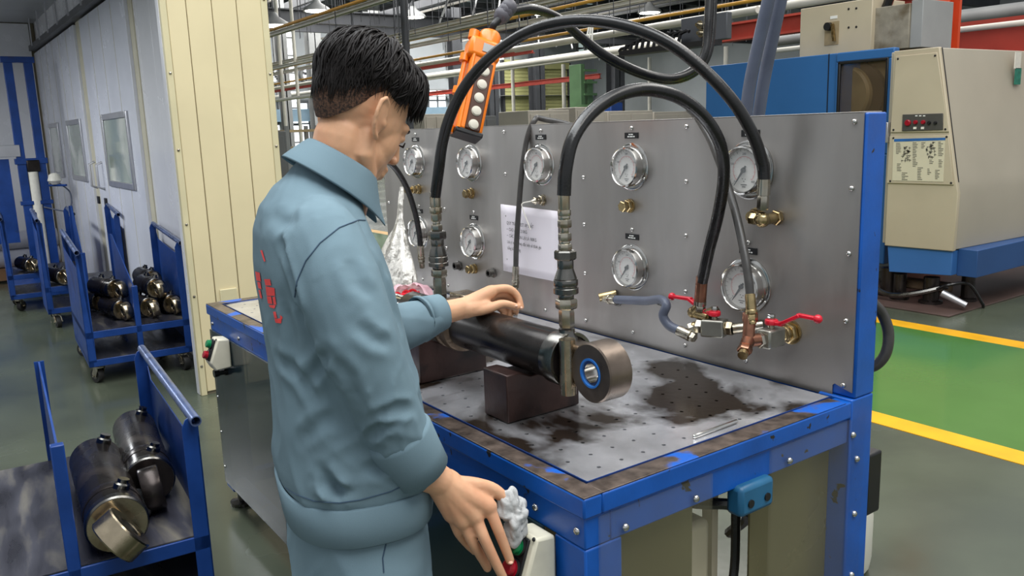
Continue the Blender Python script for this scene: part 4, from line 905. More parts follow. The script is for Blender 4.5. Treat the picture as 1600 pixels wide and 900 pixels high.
def make_cart(lab, loc, rz, Dc, Wc, Hc, seed, rise=0, lab_group='blue steel cylinder carts', trayz=.35, divh=.0, dfz=.60):
    t = thing('parts_cart', lab, 'cart', loc, rz, lab_group, local=True)
    a, b = -Dc/2, Dc/2; w = Wc/2; zb = .15; rnd = random.Random(seed); th = .004
    for s in (-1, 1):
        y0, y1 = (w-.045, w) if s > 0 else (-w, -w+.045)
        # flanged end posts with a rounded top, plate between, tube on top
        for x0, x1, top in ((b-.006, b, Hc), (a, a+.006, Hc+rise)):
            MB().prism([(x0, y0, zb), (x0, y1, zb), (x0, y1, top-.03), (x0, (y0*3+y1)/4 if s < 0 else (y0+3*y1)/4, top-.006), (x0, (y0+y1)/2, top), (x0, (3*y0+y1)/4 if s > 0 else (y0+3*y1)/4, top-.006), (x0, y0, top-.03)], (x1-x0, 0, 0)).build('post', BLUED, t)
        yo = w-th if s > 0 else -w
        MB().prism([(a, yo, zb), (b, yo, zb), (b, yo, Hc-.06), (b-.05, yo, Hc-.11), (a+.05, yo, Hc+rise-.11), (a, yo, Hc+rise-.06)], (0, th, 0)).build('side_plate', BLUED, t)
        ym = (y0+y1)/2+s*.012
        MB().ringpipe((b+.035, ym, Hc-.004), (a-.035, ym, Hc+rise-.004), .0155, .0125, 18).build('handle_tube', mat('worn_tube', (96, 112, 152), .3, .6, .2, 12, .03, 60, .1), t)
    # divider with sloping top
    MB().prism([(a, -.003, trayz), (b-.02, -.003, trayz), (b-.02, -.003, dfz-.01), (b-.06, -.003, dfz), (a+.10, -.003, Hc+divh), (a, -.003, Hc+divh)], (0, .006, 0)).build('divider', BLUED, t)
    MB().b2((a, -.016, zb), (a+.006, .016, Hc+divh)).build('divider_post', BLUED, t)
    MB().b2((b-.03, -.017, zb), (b, .017, dfz)).build('divider_post', BLUED, t, .003)
    for s in (-1, 1):
        MB().b2((a+.005, .004 if s > 0 else -w+.005, trayz-.004), (b-.005, w-.005 if s > 0 else -.004, trayz)).build('shelf', TRAYD, t)
    MB().b2((a+.005, -w+.005, .165), (b-.005, w-.005, .169)).build('lower_shelf', TRAYD, t)
    for z in (trayz-.05, .12):
        MB().b2((b-.03, -w, z), (b, w, z+.045)).build('front_rail', BLUED, t, .003); MB().b2((a, -w, z), (a+.03, w, z+.045)).build('back_rail', BLUED, t, .003)
        for s in (-1, 1): MB().b2((a, s*w-.015-s*.015, z), (b, s*w+.015-s*.015, z+.045)).build('side_rail', BLUED, t, .003)
    for x in (a+.06, b-.06):
        for s in (-1, 1): caster(t, x, s*(w-.06), rnd.uniform(-.7, .7)+(PI if rnd.random() < .4 else 0), .0465)
    return t
RZ = math.radians(-4)
make_cart('blue parts cart in the foreground holding two large black cylinders', (-1.855, -.637, 0), RZ, .95, .72, .712, 1, 0, divh=.015, dfz=.705)
make_cart('blue two bay cart with several short cylinders beside the cream wall', (-5.02, .19, 0), math.radians(-3.4), .93, .62, .85, 2, .05)
make_cart('middle blue cart with raised plates behind the nearest wall side cart', (-6.9, .20, 0), math.radians(-3), .56, .62, .90, 3, .05, divh=.06)
make_cart('furthest blue cart cut off by the picture edge', (-7.9, .01, 0), math.radians(-3), .58, .60, .86, 4, .02)
# ---- loose cylinders
def make_cyl(name='hydraulic_cylinder', r=.08, L=.5, bright=True, roll=0, cap=RAWSTEEL):
    t = thing(name, 'x', 'cylinder', (0, 0, 0), 0, None, local=True)
    MB().lathe([(r*.97, 0), (r, .006), (r, L-.004), (r*.99, L)], (0, 0, 0), (1, 0, 0), 36).build('barrel', BARREL, t)
    MB().lathe([(r*1.02, L-.10), (r*1.035, L-.095), (r*1.035, L-.06), (r*1.02, L-.055)], (0, 0, 0), (1, 0, 0), 36).build('band', DARKSTEEL, t)
    MB().lathe([(r*1.0, L), (r*1.06, L+.004), (r*1.06, L+.03), (r*1.0, L+.034), (r*.30, L+.034)], (0, 0, 0), (1, 0, 0), 36).build('end_collar', GUN, t)
    MB().lathe([(r*.98, L+.0335), (r*.98, L+.037), (r*.2, L+.0375)], (0, 0, 0), (1, 0, 0), 36).build('end_face', cap, t)
    ca, sa = math.cos(roll), math.sin(roll); ax = V((0, ca, sa)); up = V((0, -sa, ca))
    ec = V((L+.037+r*.86, 0, 0)); h = r*.40
    MB().lathe([(r*.48, -h), (r*.90, -h), (r*.94, -h+.004), (r*.94, h-.004), (r*.90, h), (r*.48, h), (r*.48, -h)], ec, ax, 32, cap=False).build('eye', cap, t)
    MB().ringpipe(ec-ax*h*.9, ec+ax*h*.9, r*.485, r*.40, 24).build('bushing', CHROME, t)
    rot = Matrix((V((1, 0, 0)), ax, up)).transposed()
    MB().box(V((L+.03+r*.15, 0, 0)), (r*.36, h*1.7, r*1.3), rot).build('web', cap, t, .004)
    for x in (L-.05, .05): MB().lathe([(r*.30, r*.9), (r*.28, r*1.15), (r*.2, r*1.2), (r*.2, r*1.34)], (x, 0, 0), V((0, .38, 1)), 18).build('port_boss', GUN, t)
    MB().b2((-.05, -r*.35, -r*.5), (.002, r*.35, r*.5)).build('rear_lug', RAWSTEEL, t, .004)
    return t
def put(t, eye_pt, back_pt, lab, grp, zrot=None):
    a = V(back_pt); b = V(eye_pt); d = (b-a).normalized(); s = V((0, 0, 1)).cross(d).normalized(); u = d.cross(s)
    M4 = Matrix((d, s, u)).transposed().to_4x4(); M4.translation = a; t.matrix_basis = M4; tag(t, lab, 'cylinder', grp); return t
gN = 'large cylinders on the foreground cart'
c0 = make_cyl(r=.080, L=.54, roll=.62); zc = .435
c1_ = make_cyl(r=.074, L=.50, roll=.12, cap=DARKSTEEL)
ea = hz(172, 822, zc); put(c0, ea, ea+V((-1, .066, .004)), 'large black cylinder with bright machined eye nearest the camera on front cart', gN)
dv = V((-1, .10, .0)).normalized(); c0.matrix_basis.translation = ea+dv*.575; c0.matrix_basis = c0.matrix_basis
eb = hz(232, 745, zc-.005); put(c1_, eb, eb+V((-1, .12, .02)), 'second large black cylinder with dark eye beside the plate of the front cart', gN)
c1_.matrix_basis.translation = eb+V((-1, .12, .02)).normalized()*.50
sm_ = make_cyl(r=.062, L=.26, roll=.2)
gA = 'short cylinders on the carts by the wall'
S3 = [((190, 470), -4.78, .07, 'short cylinder low in the left bay of the wall side cart'), ((180, 440), -4.95, .12, 'short cylinder higher in the left bay of the wall side cart'),
      ((243, 440), -4.78, .05, 'short cylinder upper in the right bay of the wall side cart'), ((232, 466), -4.74, .06, 'short cylinder bottom corner of the right bay of the wall side cart'), ((268, 462), -4.74, .05, 'short cylinder at far lower end of the right bay next to cream wall'),
      ((236, 418), -5.16, .03, 'short cylinder at the back of the right bay of the wall side cart'),
      ((48, 392), -7.62, .1, 'short cylinder on the furthest cart'), ((150, 412), -5.2, .1, 'short cylinder tucked behind the post of the wall side cart'), ((97, 400), -6.62, .1, 'short cylinder on the middle cart')]
first = True
for (px, py), X, tl, lab in S3:
    t = sm_ if first else copy_tree(sm_); first = False
    e = hx(px, py, X)
    if not (lab.startswith('short cylinder higher') or 'upper' in lab or 'back of the right' in lab): e.z = .352+.0665
    else: e.z = .352+.0665*2.72
    d = V((-1, .02-tl*2.5, .0)).normalized()
    put(t, e, e+d, lab, gA); M4 = t.matrix_basis.copy(); M4.translation = e+d*.29; t.matrix_basis = M4
# dark rag between the cylinders
rb = hz(218, 790, .39); tag(blob(rb, .05, .045, .04, seed=9, floor=.352, freq=20, amp=.5).build('rag', mat('black_rag', (30, 31, 34), .9, 0, .2, 20, .4, 50), None, 0, 70), 'crumpled black rag between the two large cylinders', 'rag')
# ---- lifting frame at the back
t = thing('lift_frame', 'tall blue lifting mast with white ram standing behind the carts', 'lift', (-9, .16, 0))
for y in (.06, .24): MB().b2((-9.03, y-.04, 0), (-8.97, y+.04, 2.36)).build('mast', BLUED, t, .004)
MB().b2((-9.04, 0, 2.32), (-8.96, .30, 2.38)).build('top_bar', BLUED, t, .004); MB().b2((-9.04, .0, 1.30), (-8.96, .30, 1.36)).build('cross_bar', BLUED, t, .004)
MB().b2((-9.05, .1, 1.22), (-8.95, .22, 1.34)).build('winch', DARKSTEEL, t, .01)
MB().cyl((-9, .15, .1), (-9, .15, 1.22), .05, None, 18).build('ram', WHITEP, t); MB().b2((-9.1, -.2, 0), (-8.4, .36, .1)).build('base', BLUED, t, .006)
MB().b2((-9.0, -.7, 1.38), (-8.96, .06, 1.5)).build('carriage_bar', ALU, t, .004); MB().b2((-9.02, -.9, .5), (-8.99, -.05, 1.36)).build('shield_plate', BLUED, t)
MB().b2((-9.04, .0, .88), (-8.96, .30, .92)).build('cross_bar', BLUED, t, .004)
MB().lathe([(.03, 0), (.07, .04), (.05, .10), (.02, .12)], (-8.9, .33, 1.08), (0, 0, 1), 14).build('valve_head', WHITEP, t); MB().cyl((-8.98, .28, 1.07), (-8.8, .42, 1.07), .012, None, 8).build('bracket', BLUED, t)
MB().tube(spline([(-8.9, .36, 1.1), (-8.9, .46, .98), (-8.9, .42, .8), (-8.95, .2, .85)]), .008, 8).build('air_hose', RUBG, t)
t = thing('wrapped_roll_stack', 'pallet with pale wrapped rolls behind the far carts', 'pallet', (-9.9, -.1, 0))
for k in range(2): MB().cyl((-9.9, -1.2, .24+.2*k), (-9.9, .40, .24+.2*k), .10, None, 20).build('wrapped_roll', mat('wrapped_film', (190, 190, 200), .35, 0, .1, 6, .1, 20), t)
MB().b2((-10.1, -1.3, .02), (-9.7, .42, .14)).build('plank', mat('pallet_wood', (150, 112, 78), .6, 0, .2, 6), t)

# ================================================================ MACHINING CENTRE BEYOND THE LANE
BEIGE = mat('beige_machine_paint', (184, 172, 148), .42, 0, .05, 1.5, .02, 30, alt=(166, 154, 130), thr=(.5, .8), ascale=1.2)
BEIGE2 = mat('beige_machine_paint_dull', (168, 160, 144), .45, 0, .05, 1.5, .02, 30)
MBLUE = mat('machine_blue_paint', (44, 96, 152), .4, 0, .06, 2, .02, 30)
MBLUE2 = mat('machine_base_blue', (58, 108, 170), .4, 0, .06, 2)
cn = thing('machining_centre', 'large blue and beige machining centre across the green lane', 'machine', (-3.4, 6.6, 0))
YF = 5.5
fr_ = [(-2.694, YF, .455), (-2.135, YF, .462), (-2.128, YF, .905), (-2.150, YF, 1.0), (-2.338, YF, 1.99), (-2.696, YF, 1.99)]
MB().prism(fr_, (0, .04, 0)).build('front_cover', BEIGE, cn, .006)
sd_ = [(-2.74, YF+.041, .47), (-2.14, YF+.041, .47), (-2.133, YF+.041, .905), (-2.153, YF+.041, 1.0), (-2.341, YF+.041, 1.985), (-2.74, YF+.041, 1.985)]
MB().prism(sd_, (.10, 2.4, 0)).build('side_cover', BEIGE2, cn, .006)
MB().prism([(-2.16, YF+.03, .985), (-2.345, YF+.03, 1.985), (-2.335, YF+.03, 1.985), (-2.146, YF+.03, .985)], (0, .014, 0)).build('joint_gap', BLACK, cn)
def fpan(pts_, name, m, y, th, bev=.003): return MB().prism([V((hy(a, b, y).x, y, hy(a, b, y).z)) for a, b in pts_], (0, th, 0)).build(name, m, cn, bev)
up_pan = fpan([(1400, 88), (1464, 82), (1482, 206), (1391, 207)], 'upper_access_panel', BEIGE, YF-.012, .013)
lo_pan = fpan([(1390, 213), (1482, 211), (1489, 289), (1385, 286)], 'lower_access_panel', BEIGE, YF-.012, .013)
for p, q in ((up_pan, ((1403, 92), (1461, 87), (1396, 203), (1477, 202))), (lo_pan, ((1396, 216), (1479, 214), (1391, 283), (1486, 286)))):
    for a, b in q: MB().lathe([(.009, 0), (.006, .005)], hy(a, b, YF-.012), (0, -1, 0), 10).build('screw', BLACK, p)
cpn = fpan([(1410, 179), (1473, 177), (1473, 203), (1409, 205)], 'control_panel', mat('dark_grey_panel', (72, 70, 66), .5, 0, .05), YF-.020, .01)
for a, b, r, m in ((1419, 192, .024, REDB), (1431, 191, .016, REDB), (1443, 191, .016, REDB), (1462, 192, .012, BLACK), (1452, 192, .014, BLACK)): MB().lathe([(r, 0), (r, .012), (r*.8, .018)], hy(a, b, YF-.02), (0, -1, 0), 16).build('button', m, cpn)
for a, b in ((1430, 200), (1442, 200)): q = hy(a, b, YF-.02); MB().box(q+V((0, -.004, 0)), (.022, .01, .018)).build('lamp_key', WHITEP, cpn)
for k in range(3): q = hy(1432+6*k, 181, YF-.02); MB().box(q+V((0, -.001, 0)), (.018, .002, .008)).build('lettering', WHITEI, cpn)
ish = fpan([(1396, 216.5), (1477, 214.5), (1474, 284), (1394, 282)], 'instruction_sheet', mat('cream_paper', (206, 198, 172), .6, 0, .03, 5), YF-.015, .002, 0)
MB().prism([V((hy(a, b, YF-.016).x, YF-.0165, hy(a, b, YF-.016).z)) for a, b in ((1397, 217), (1477, 215), (1477, 219), (1397, 221.5))], (0, .001, 0)).build('header_strip', mat('label_blue', (40, 96, 160), .5), ish)
tx = MB(); rnd = random.Random(5)
for cx, wd, y0_, y1_ in ((1404, 8, 224, 240), (1430, 8, 223, 260), (1443, 7, 223, 232), (1470, 8, 222, 244), (1405, 7, 256, 268), (1438, 9, 262, 281), (1456, 8, 250, 257), (1470, 7, 250, 262), (1414, 10, 270, 281), (1465, 8, 266, 280), (1452, 6, 264, 274)):
    yy = y0_
    while yy < y1_:
        w_ = wd*rnd.uniform(.5, 1); a = hy(cx-wd/2, yy, YF-.0165); b = hy(cx-wd/2+w_, yy, YF-.0165); tx.b2((a.x, YF-.0170, a.z-.0022), (b.x, YF-.0163, a.z+.0022)); yy += 2.6
for cx, cy, s_ in ((1415, 240, 11), (1454, 234, 12)):
    for k in range(26):
        a = hy(cx+rnd.uniform(-s_, s_)*.6, cy+rnd.uniform(-s_, s_), YF-.0165); tx.b2((a.x-.012*rnd.random(), YF-.0170, a.z-.002), (a.x+.012, YF-.0163, a.z+.002)); tx.b2((a.x-.002, YF-.0170, a.z-.012), (a.x+.002, YF-.0163, a.z+.012*rnd.random()))
tag(tx.build('printed_marks', mat('grey_ink', (96, 92, 84), .6, 0, 0), ish), kind='stuff')
MB().box(hy(1386, 207, YF-.01)+V((0, 0, 0)), (.035, .05, .16)).build('door_latch', ALU, cn, .005)
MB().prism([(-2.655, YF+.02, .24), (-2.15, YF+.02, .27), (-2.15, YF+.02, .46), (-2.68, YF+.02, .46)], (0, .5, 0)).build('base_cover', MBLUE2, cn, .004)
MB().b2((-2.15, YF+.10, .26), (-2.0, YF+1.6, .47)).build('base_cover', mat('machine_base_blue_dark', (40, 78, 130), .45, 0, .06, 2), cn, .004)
MB().box((-2.148+.003, YF+.36, .315), (.004, .09, .06)).build('warning_label', WHITEP, cn)
# dark underside: coolant lines and feet
for k, (x, y, r, L) in enumerate(((-2.6, 5.6, .05, .22), (-2.35, 5.62, .06, .22), (-2.2, 5.9, .05, .24), (-2.75, 5.7, .07, .24))):
    MB().lathe([(r*1.5, 0), (r*1.5, .03), (r, .04), (r, L)], (x, y, .002), (0, 0, 1), 14).build('machine_foot', DARKSTEEL, cn)
MB().b2((-2.7, 5.66, .09), (-2.25, 5.78, .17)).build('coolant_pump', mat('rusty_pump', (96, 78, 60), .6, .3, .25, 10), cn, .02)
MB().tube(spline([(-2.78, 5.5, .10), (-2.6, 5.47, .06), (-2.4, 5.5, .10), (-2.2, 5.58, .17)]), .022, 8).build('coolant_pipe', GUN, cn); MB().tube(spline([(-2.25, 5.52, .15), (-2.15, 5.5, .2), (-2.06, 5.62, .2), (-2.0, 5.72, .05), (-2.0, 5.75, .01)]), .012, 8).build('cable', RUBBER, cn)
MB().cyl((-2.2, 5.5, .13), (-2.03, 5.54, .05), .03, .025, 12).build('drain_valve', ALU, cn)
# blue enclosure with window
YB = 5.78
xl, xr = hy(1103, 140, YB).x, hy(1392, 140, YB).x; zt_ = hy(1250, 89, YB).z
wx0, wx1 = hy(1307, 135, YB).x, hy(1388, 135, YB).x; wz1 = hy(1350, 94, YB).z; wz0 = 1.18
b = MB(); b.b2((xl, YB, .25), (wx0, YB+1.6, zt_)); b.build('enclosure', MBLUE, cn, .006)
f_ = MB(); f_.b2((wx0, YB-.02, wz1), (wx1+.05, YB+.06, zt_)); f_.b2((wx0, YB-.02, .25), (wx1+.05, YB+.06, wz0)); f_.b2((wx1, YB-.02, wz0), (wx1+.05, YB+.06, wz1)); f_.b2((wx0-.0, YB-.02, wz0), (wx0+.03, YB+.06, wz1))
f_.build('sliding_door', MBLUE, cn, .01)
MB().b2((hy(1294, 130, YB).x-.004, YB-.004, .3), (hy(1294, 130, YB).x+.004, YB+.01, zt_)).build('seam', BLACK, cn)
MB().b2((wx0+.03, YB-.0, wz0), (wx1, YB+.012, wz1)).build('window_pane', mat('brown_tinted_glass', (96, 82, 64), .08, 0, .05, alpha=.38, spec=.6), cn)
wr2 = MB()
for a, b_ in (((wx0+.02, wz0), (wx0+.045, wz1)), ((wx1-.02, wz0), (wx1+.005, wz1)), ((wx0+.02, wz1-.02), (wx1, wz1+.005))): wr2.b2((a[0], YB-.026, a[1]), (b_[0], YB-.004, b_[1]))
wr2.build('window_gasket', BLACK, cn, .006)
MB().b2((wx0, YB+.7, .4), (wx1+.06, YB+.75, zt_)).build('inner_wall', mat('tan_inner_wall', (150, 126, 88), .6, 0, .05), cn)
ci = V((hy(1318, 150, YB+.3).x, YB+.3, hy(1318, 150, YB+.3).z)); MB().lathe([(.27, 0), (.27, .06), (.25, .08)], ci, (.1, -1, 0), 40).build('tool_disc', mat('tan_disc', (176, 150, 104), .5, 0, .05), cn)
MB().lathe([(.40, -.2), (.40, -.1)], ci+V((.10, .06, .02)), (.1, -1, 0), 40).build('rear_disc', mat('tan_disc', (176, 150, 104)), cn); MB().lathe([(.30, -.09), (.30, -.02)], ci+V((.05, .02, 0)), (.1, -1, 0), 40).build('dark_ring', mat('brown_dark_ring', (90, 70, 50), .6), cn)
# boxes on top
bx0, bx1 = hy(1250, 50, 5.95).x, hy(1362, 40, 5.95).x
eb_ = thing('switch_box', 'beige switch box with a small lever standing on the blue machine', 'electrical box', ((bx0+bx1)/2, 6.2, zt_))
MB().b2((bx0, 5.95, zt_+.0), (bx1, 6.45, zt_+.44)).build('housing', BEIGE, eb_, .006)
q = hy(1300, 45, 5.95); MB().b2((q.x-.07, 5.945, q.z-.14), (q.x+.07, 5.952, q.z+.06)).build('lever_recess', mat('tan_recess', (150, 132, 100), .5), eb_); MB().cyl(q+V((-.02, 0, .02)), q+V((-.02, -.05, .02)), .035, None, 14).build('lever_hub', BLACK, eb_); MB().bar(q+V((.02, -.03, .04)), q+V((.045, -.03, -.11)), .028, .02).build('lever', BRASS, eb_)
for a, b_ in ((1326, 14), (1338, 13), (1326, 43), (1338, 42)): MB().lathe([(.011, 0), (.008, .005)], hy(a, b_, 5.95), (0, -1, 0), 10).build('screw', BLACK, eb_)
q = hy(1303, 27, 5.95); MB().box(q+V((0, -.002, 0)), (.07, .003, .025)).build('lettering', WHITEI, eb_)
g0, g1 = hy(1364, 50, 6.0).x, hy(1420, 50, 6.0).x
gb = thing('motor_box', 'stained grey metal box next to the beige switch box', 'machine box', ((g0+g1)/2, 6.3, zt_))
MB().b2((g0, 6.0, zt_), (g1, 6.6, zt_+.36)).build('housing', mat('stained_grey_metal', (140, 134, 120), .55, .2, .2, 9, .1, 40, alt=(96, 84, 64), thr=(.5, .75), ascale=6), gb, .006)
MB().b2((g1, 6.02, zt_), (g1+.1, 6.5, zt_+.38)).build('side_plate', HALLG, gb, .004); MB().tube(spline([(g0+.05, 6.1, zt_+.36), (g0+.12, 6.1, zt_+.48), (g0+.3, 6.15, zt_+.5), (g0+.4, 6.2, zt_+.9)]), .04, 8).build('wiring', RUBBER, gb)
x0 = hy(1433, 20, 6.9).x; x1 = hy(1467, 20, 6.9).x
oc = thing('orange_column', 'orange red steel column rising behind the beige machine', 'column', ((x0+x1)/2, 7.0, 0))
MB().b2((x0, 8.0, 0), (x1, 8.18, 6.6)).b2((x0, 8.36, 0), (x1, 8.4, 6.6)).b2(((x0+x1)/2-.02, 8.1, 0), ((x0+x1)/2+.02, 8.38, 6.6)).build('h_section', ORANGEC, oc)
for o_ in oc.children: o_.location.y -= 1.1
q = hy(1451, 69, 6.88); MB().box((q.x, 6.885, q.z), (.15, .012, .06)).build('name_label', CREAMP, oc)
fp = tag(MB().b2((-3.2, 5.27, .001), (-2.02, 8.2, .012)).build('floor_plate', mat('brown_floor_plate', (92, 74, 68), .4, .2, .15, 3, .03, 30), None, .002), 'flat brown steel plate on the floor under the machine', 'floor plate')
for a, b_, m, w_ in ((1594, 94, WHITEP, .10), (1594, 119, mat('green_sign', (40, 120, 100), .5, 0, .2, 30), .10)):
    q = hx(a, b_, -2.21); MB().box((-2.228-.0, q.y, q.z), (.006, w_, .13)).build('wall_sign', m, cn)
tr_ = thing('trolley', 'low blue trolley wheels seen behind the beige machine', 'trolley', (-2.9, 8.6, 0)); pq = hz(1560, 400, .0)
MB().b2((pq.x-.35, pq.y-.1, .16), (pq.x+.5, pq.y+.6, .21)).build('deck', BLUED, tr_, .005)
for dx, dy in ((-.28, 0), (.12, 0), (.4, .5), (-.28, .5)):
    c = V((pq.x+dx, pq.y+dy, .075)); MB().cyl(c+V((0, -.02, 0)), c+V((0, .02, 0)), .075, None, 20).build('wheel', TYRE, tr_); MB().cyl(c+V((0, -.024, 0)), c+V((0, .024, 0)), .04, None, 14).build('wheel_hub', ALU, tr_)
# ================================================================ WORKER
SKIN = mat('skin', (214, 164, 128), .48, 0, .05, 30, .03, 160, sss=.12, alt=(204, 142, 108), thr=(.5, .85), ascale=12)
HAIRM = mat('black_hair', (27, 23, 22), .58, 0, .25, 60, .1, 200, spec=.28)
CLOTH = mat('blue_grey_twill', (110, 132, 142), .85, 0, .05, 5, .10, 700, alt=(98, 119, 130), thr=(.5, .8), ascale=3, spec=.15)
phi = math.radians(77); BF = V((math.cos(phi), math.sin(phi), 0)); BR = V((math.sin(phi), -math.cos(phi), 0)); UP = V((0, 0, 1))
def ring(c, a, b, n=40, e=2.4, tilt=0, fr=None):
    f = (BF*math.cos(tilt)-UP*math.sin(tilt)); out = []
    for i in range(n):
        t = 2*PI*i/n; ct, st = math.cos(t), math.sin(t)
        x = math.copysign(abs(ct)**(2/e), ct)*a; y = math.copysign(abs(st)**(2/e), st)*b; out.append(c+BR*x+f*y)
    return out
TD = .0
tor = [(dp(556, 770, 1.60), .170, .112, 0), (dp(553, 742, 1.60), .182, .122, 0), (dp(551, 728, 1.60), .200, .139, 0), (dp(549, 705, 1.60), .205, .143, 0), (dp(543, 650, 1.595), .206, .138, 0), (dp(531, 570, 1.585), .208, .130, .03), (dp(512, 480, 1.575), .212, .124, .06), (dp(500, 415, 1.565), .212, .120, .1), (dp(492, 370, 1.56), .200, .112, .16), (dp(490, 338, 1.558), .170, .100, .25), (dp(497, 312, 1.56), .128, .086, .34), (dp(508, 288, 1.562), .088, .072, .42), (dp(516, 268, 1.565), .070, .064, .45)]
jk = MB(); jk.loft([ring(c, a, b, 40, 2.5, tl) for c, a, b, tl in tor])
def limb(mb, rows, n=18, per=5):
    P_ = [dp(*r[:3]) if not isinstance(r[0], V) else r[0] for r in rows]; R_ = [r[-1] for r in rows]; s = spline(P_, per); k = len(s)
    rr = []
    for i in range(k):
        u = i/per; j = min(int(u), len(R_)-2); t = u-j; t = t*t*(3-2*t); rr.append(R_[j]*(1-t)+R_[j+1]*t)
    mb.tube(s, rr, n, True); return s, rr
slR = [(500, 352, 1.46, .060), (508, 385, 1.405, .073), (530, 445, 1.375, .075), (556, 515, 1.37, .071), (582, 585, 1.385, .066), (608, 650, 1.41, .060), (636, 705, 1.445, .053), (650, 728, 1.46, .050)]
slL = [(452, 345, 1.67, .070), (470, 400, 1.73, .078), (535, 480, 1.80, .074), (600, 512, 1.87, .066), (640, 506, 1.91, .055), (668, 495, 1.94, .046), (681, 489, 1.955, .041)]
limb(jk, slR); limb(jk, slL)
jme = remesh(jk, .0055, 8, .5)
# cloth folds: displaced along the normals
def ridge(v, w=2.6): return max(0, 1-abs(noise.noise(v))*w)
def fold(p):
    x, y, z = p.dot(BR), p.dot(BF), p.z; lo = min(1, max(0, (1.30-z)/.28))
    a = noise.noise(V((x*6+z*2.5, y*6-z*2, z*2.2)))*.005
    r = ridge(V((x*4.5+y*4.5+z*5.5, y*2-z*1.5, z*1.8-x*2+4)))**2*.005*(.2+.8*lo)
    s_ = ridge(V((x*8-z*7, y*8+2, z*4.5+x*3)), 3.2)**2*.0022*lo
    return a+r+s_-.003
axR = [dp(*r[:3]) for r in slR]
def sleeve_fold(p):
    best = min(range(len(axR)-1), key=lambda i: (p-(axR[i]+axR[i+1])/2).length); d = (axR[best+1]-axR[best]).normalized(); u = (p-axR[best]).dot(d)+best*.09
    q = p-axR[best]-d*(p-axR[best]).dot(d)
    if q.length > .105: return 0
    q.normalize(); el = math.exp(-((best-4.6)/1.5)**2)+.5*math.exp(-((best-.6)/1.0)**2); g = q.dot(CR)
    return ridge(V((u*13+g*1.9, g*1.3, q.z*1.3+3)), 2.4)**2*.0035*el-.001*el
from mathutils.bvhtree import BVHTree
def bvh(me): return BVHTree.FromPolygons([v.co.copy() for v in me.vertices], [tuple(p.vertices) for p in me.polygons])
def creases(me, lines):
    tree = bvh(me); segs = []
    for pts_, dep_, wid in lines:
        P_ = []
        for (a, b), (c, d) in zip(pts_, pts_[1:]):
            for k in range(6):
                h = tree.ray_cast(CC, ray(a+(c-a)*k/6, b+(d-b)*k/6).normalized())
                if h[0] is not None: P_.append(h[0])
        if len(P_) > 2: segs.append((P_, dep_, wid))
    import numpy as np
    nv = len(me.vertices); co = np.empty(nv*3); me.vertices.foreach_get('co', co); co = co.reshape(-1, 3); nr = np.array([v.normal[:] for v in me.vertices]); tot = np.zeros(nv)
    for P_, dep_, wid in segs:
        dm_ = np.full(nv, 9.); bi = np.zeros(nv)
        for k, q in enumerate(P_):
            d_ = np.linalg.norm(co-np.array(q[:]), axis=1); m_ = d_ < dm_; dm_[m_] = d_[m_]; bi[m_] = k
        u = bi/(len(P_)-1); fade = np.minimum(1, 4*u+.25)*np.minimum(1, 4*(1-u)+.25)
        tot += fade*(dm_ < wid*5)*(-dep_*np.exp(-(dm_/wid)**2)+.55*dep_*np.exp(-((dm_-2.2*wid)/(1.1*wid))**2))
    me.vertices.foreach_set('co', (co+nr*tot[:, None]).ravel()); me.update()
creases(jme, [([(438, 380), (450, 425), (462, 465), (474, 500)], .012, .009), ([(500, 735), (520, 760), (532, 786)], .014, .009), ([(492, 752), (525, 768), (560, 770)], .010, .008),
    ([(432, 560), (465, 585), (500, 640)], .007, .010), ([(478, 600), (500, 570), (512, 545)], .008, .009), ([(470, 690), (500, 660), (530, 650)], .006, .010), ([(440, 470), (452, 530), (455, 590)], .006, .012),
    ([(555, 505), (585, 530), (618, 540)], .006, .009), ([(585, 655), (620, 640), (655, 640)], .007, .008), ([(570, 690), (595, 670), (625, 665)], .007, .007),
    ([(545, 400), (560, 440), (590, 470)], .005, .011), ([(520, 560), (545, 590), (560, 640)], .006, .010), ([(600, 420), (615, 470), (630, 520)], .006, .009), ([(420, 330), (440, 345), (470, 345)], .004, .012), ([(560, 735), (600, 730), (640, 715)], .007, .009)])
bm = bmesh.new(); bm.from_mesh(jme); bm.normal_update()
disp = [v.normal*(fold(v.co)+sleeve_fold(v.co)) for v in bm.verts]
for v, d in zip(bm.verts, disp): v.co += d
bmesh.ops.smooth_vert(bm, verts=bm.verts, factor=.4, use_axis_x=True, use_axis_y=True, use_axis_z=True)
bm.to_mesh(jme); bm.free(); jme.name = 'jacket'
# ---- head frame
hphi, hp = math.radians(103), math.radians(31)
HF0 = V((math.cos(hphi), math.sin(hphi), 0)); HR = V((math.sin(hphi), -math.cos(hphi), 0)); HF = HF0*math.cos(hp)-UP*math.sin(hp); HU = HR.cross(HF)
hroll = math.radians(4); HR, HU = HR*math.cos(hroll)-HU*math.sin(hroll), HU*math.cos(hroll)+HR*math.sin(hroll)
HC = dp(556, 190, 1.565)
def hl(x, y, z): return HC+HR*x+HF*y+HU*z
HM = Matrix((HR, HF, HU)).transposed()
sk = MB()
def ell(c, r, n=24, m=16):
    b = MB().sphere((0, 0, 0), 1, n, m, r); sk.raw([hl(*(V(c)+V(p))) for p in b.v], b.f)
def ltube(rows, n=14): sk.tube([hl(*r[:3]) for r in rows], [r[3] for r in rows], n, True)
ell((0, -.006, .045), (.074, .096, .083)); ell((0, .012, .02), (.069, .082, .075)); ell((0, .046, -.012), (.061, .050, .066)); ell((0, .036, -.045), (.058, .050, .052))
ltube([(0, .030, .02, .064), (0, .044, -.035, .053), (0, .056, -.075, .038), (0, .066, -.098, .024)])
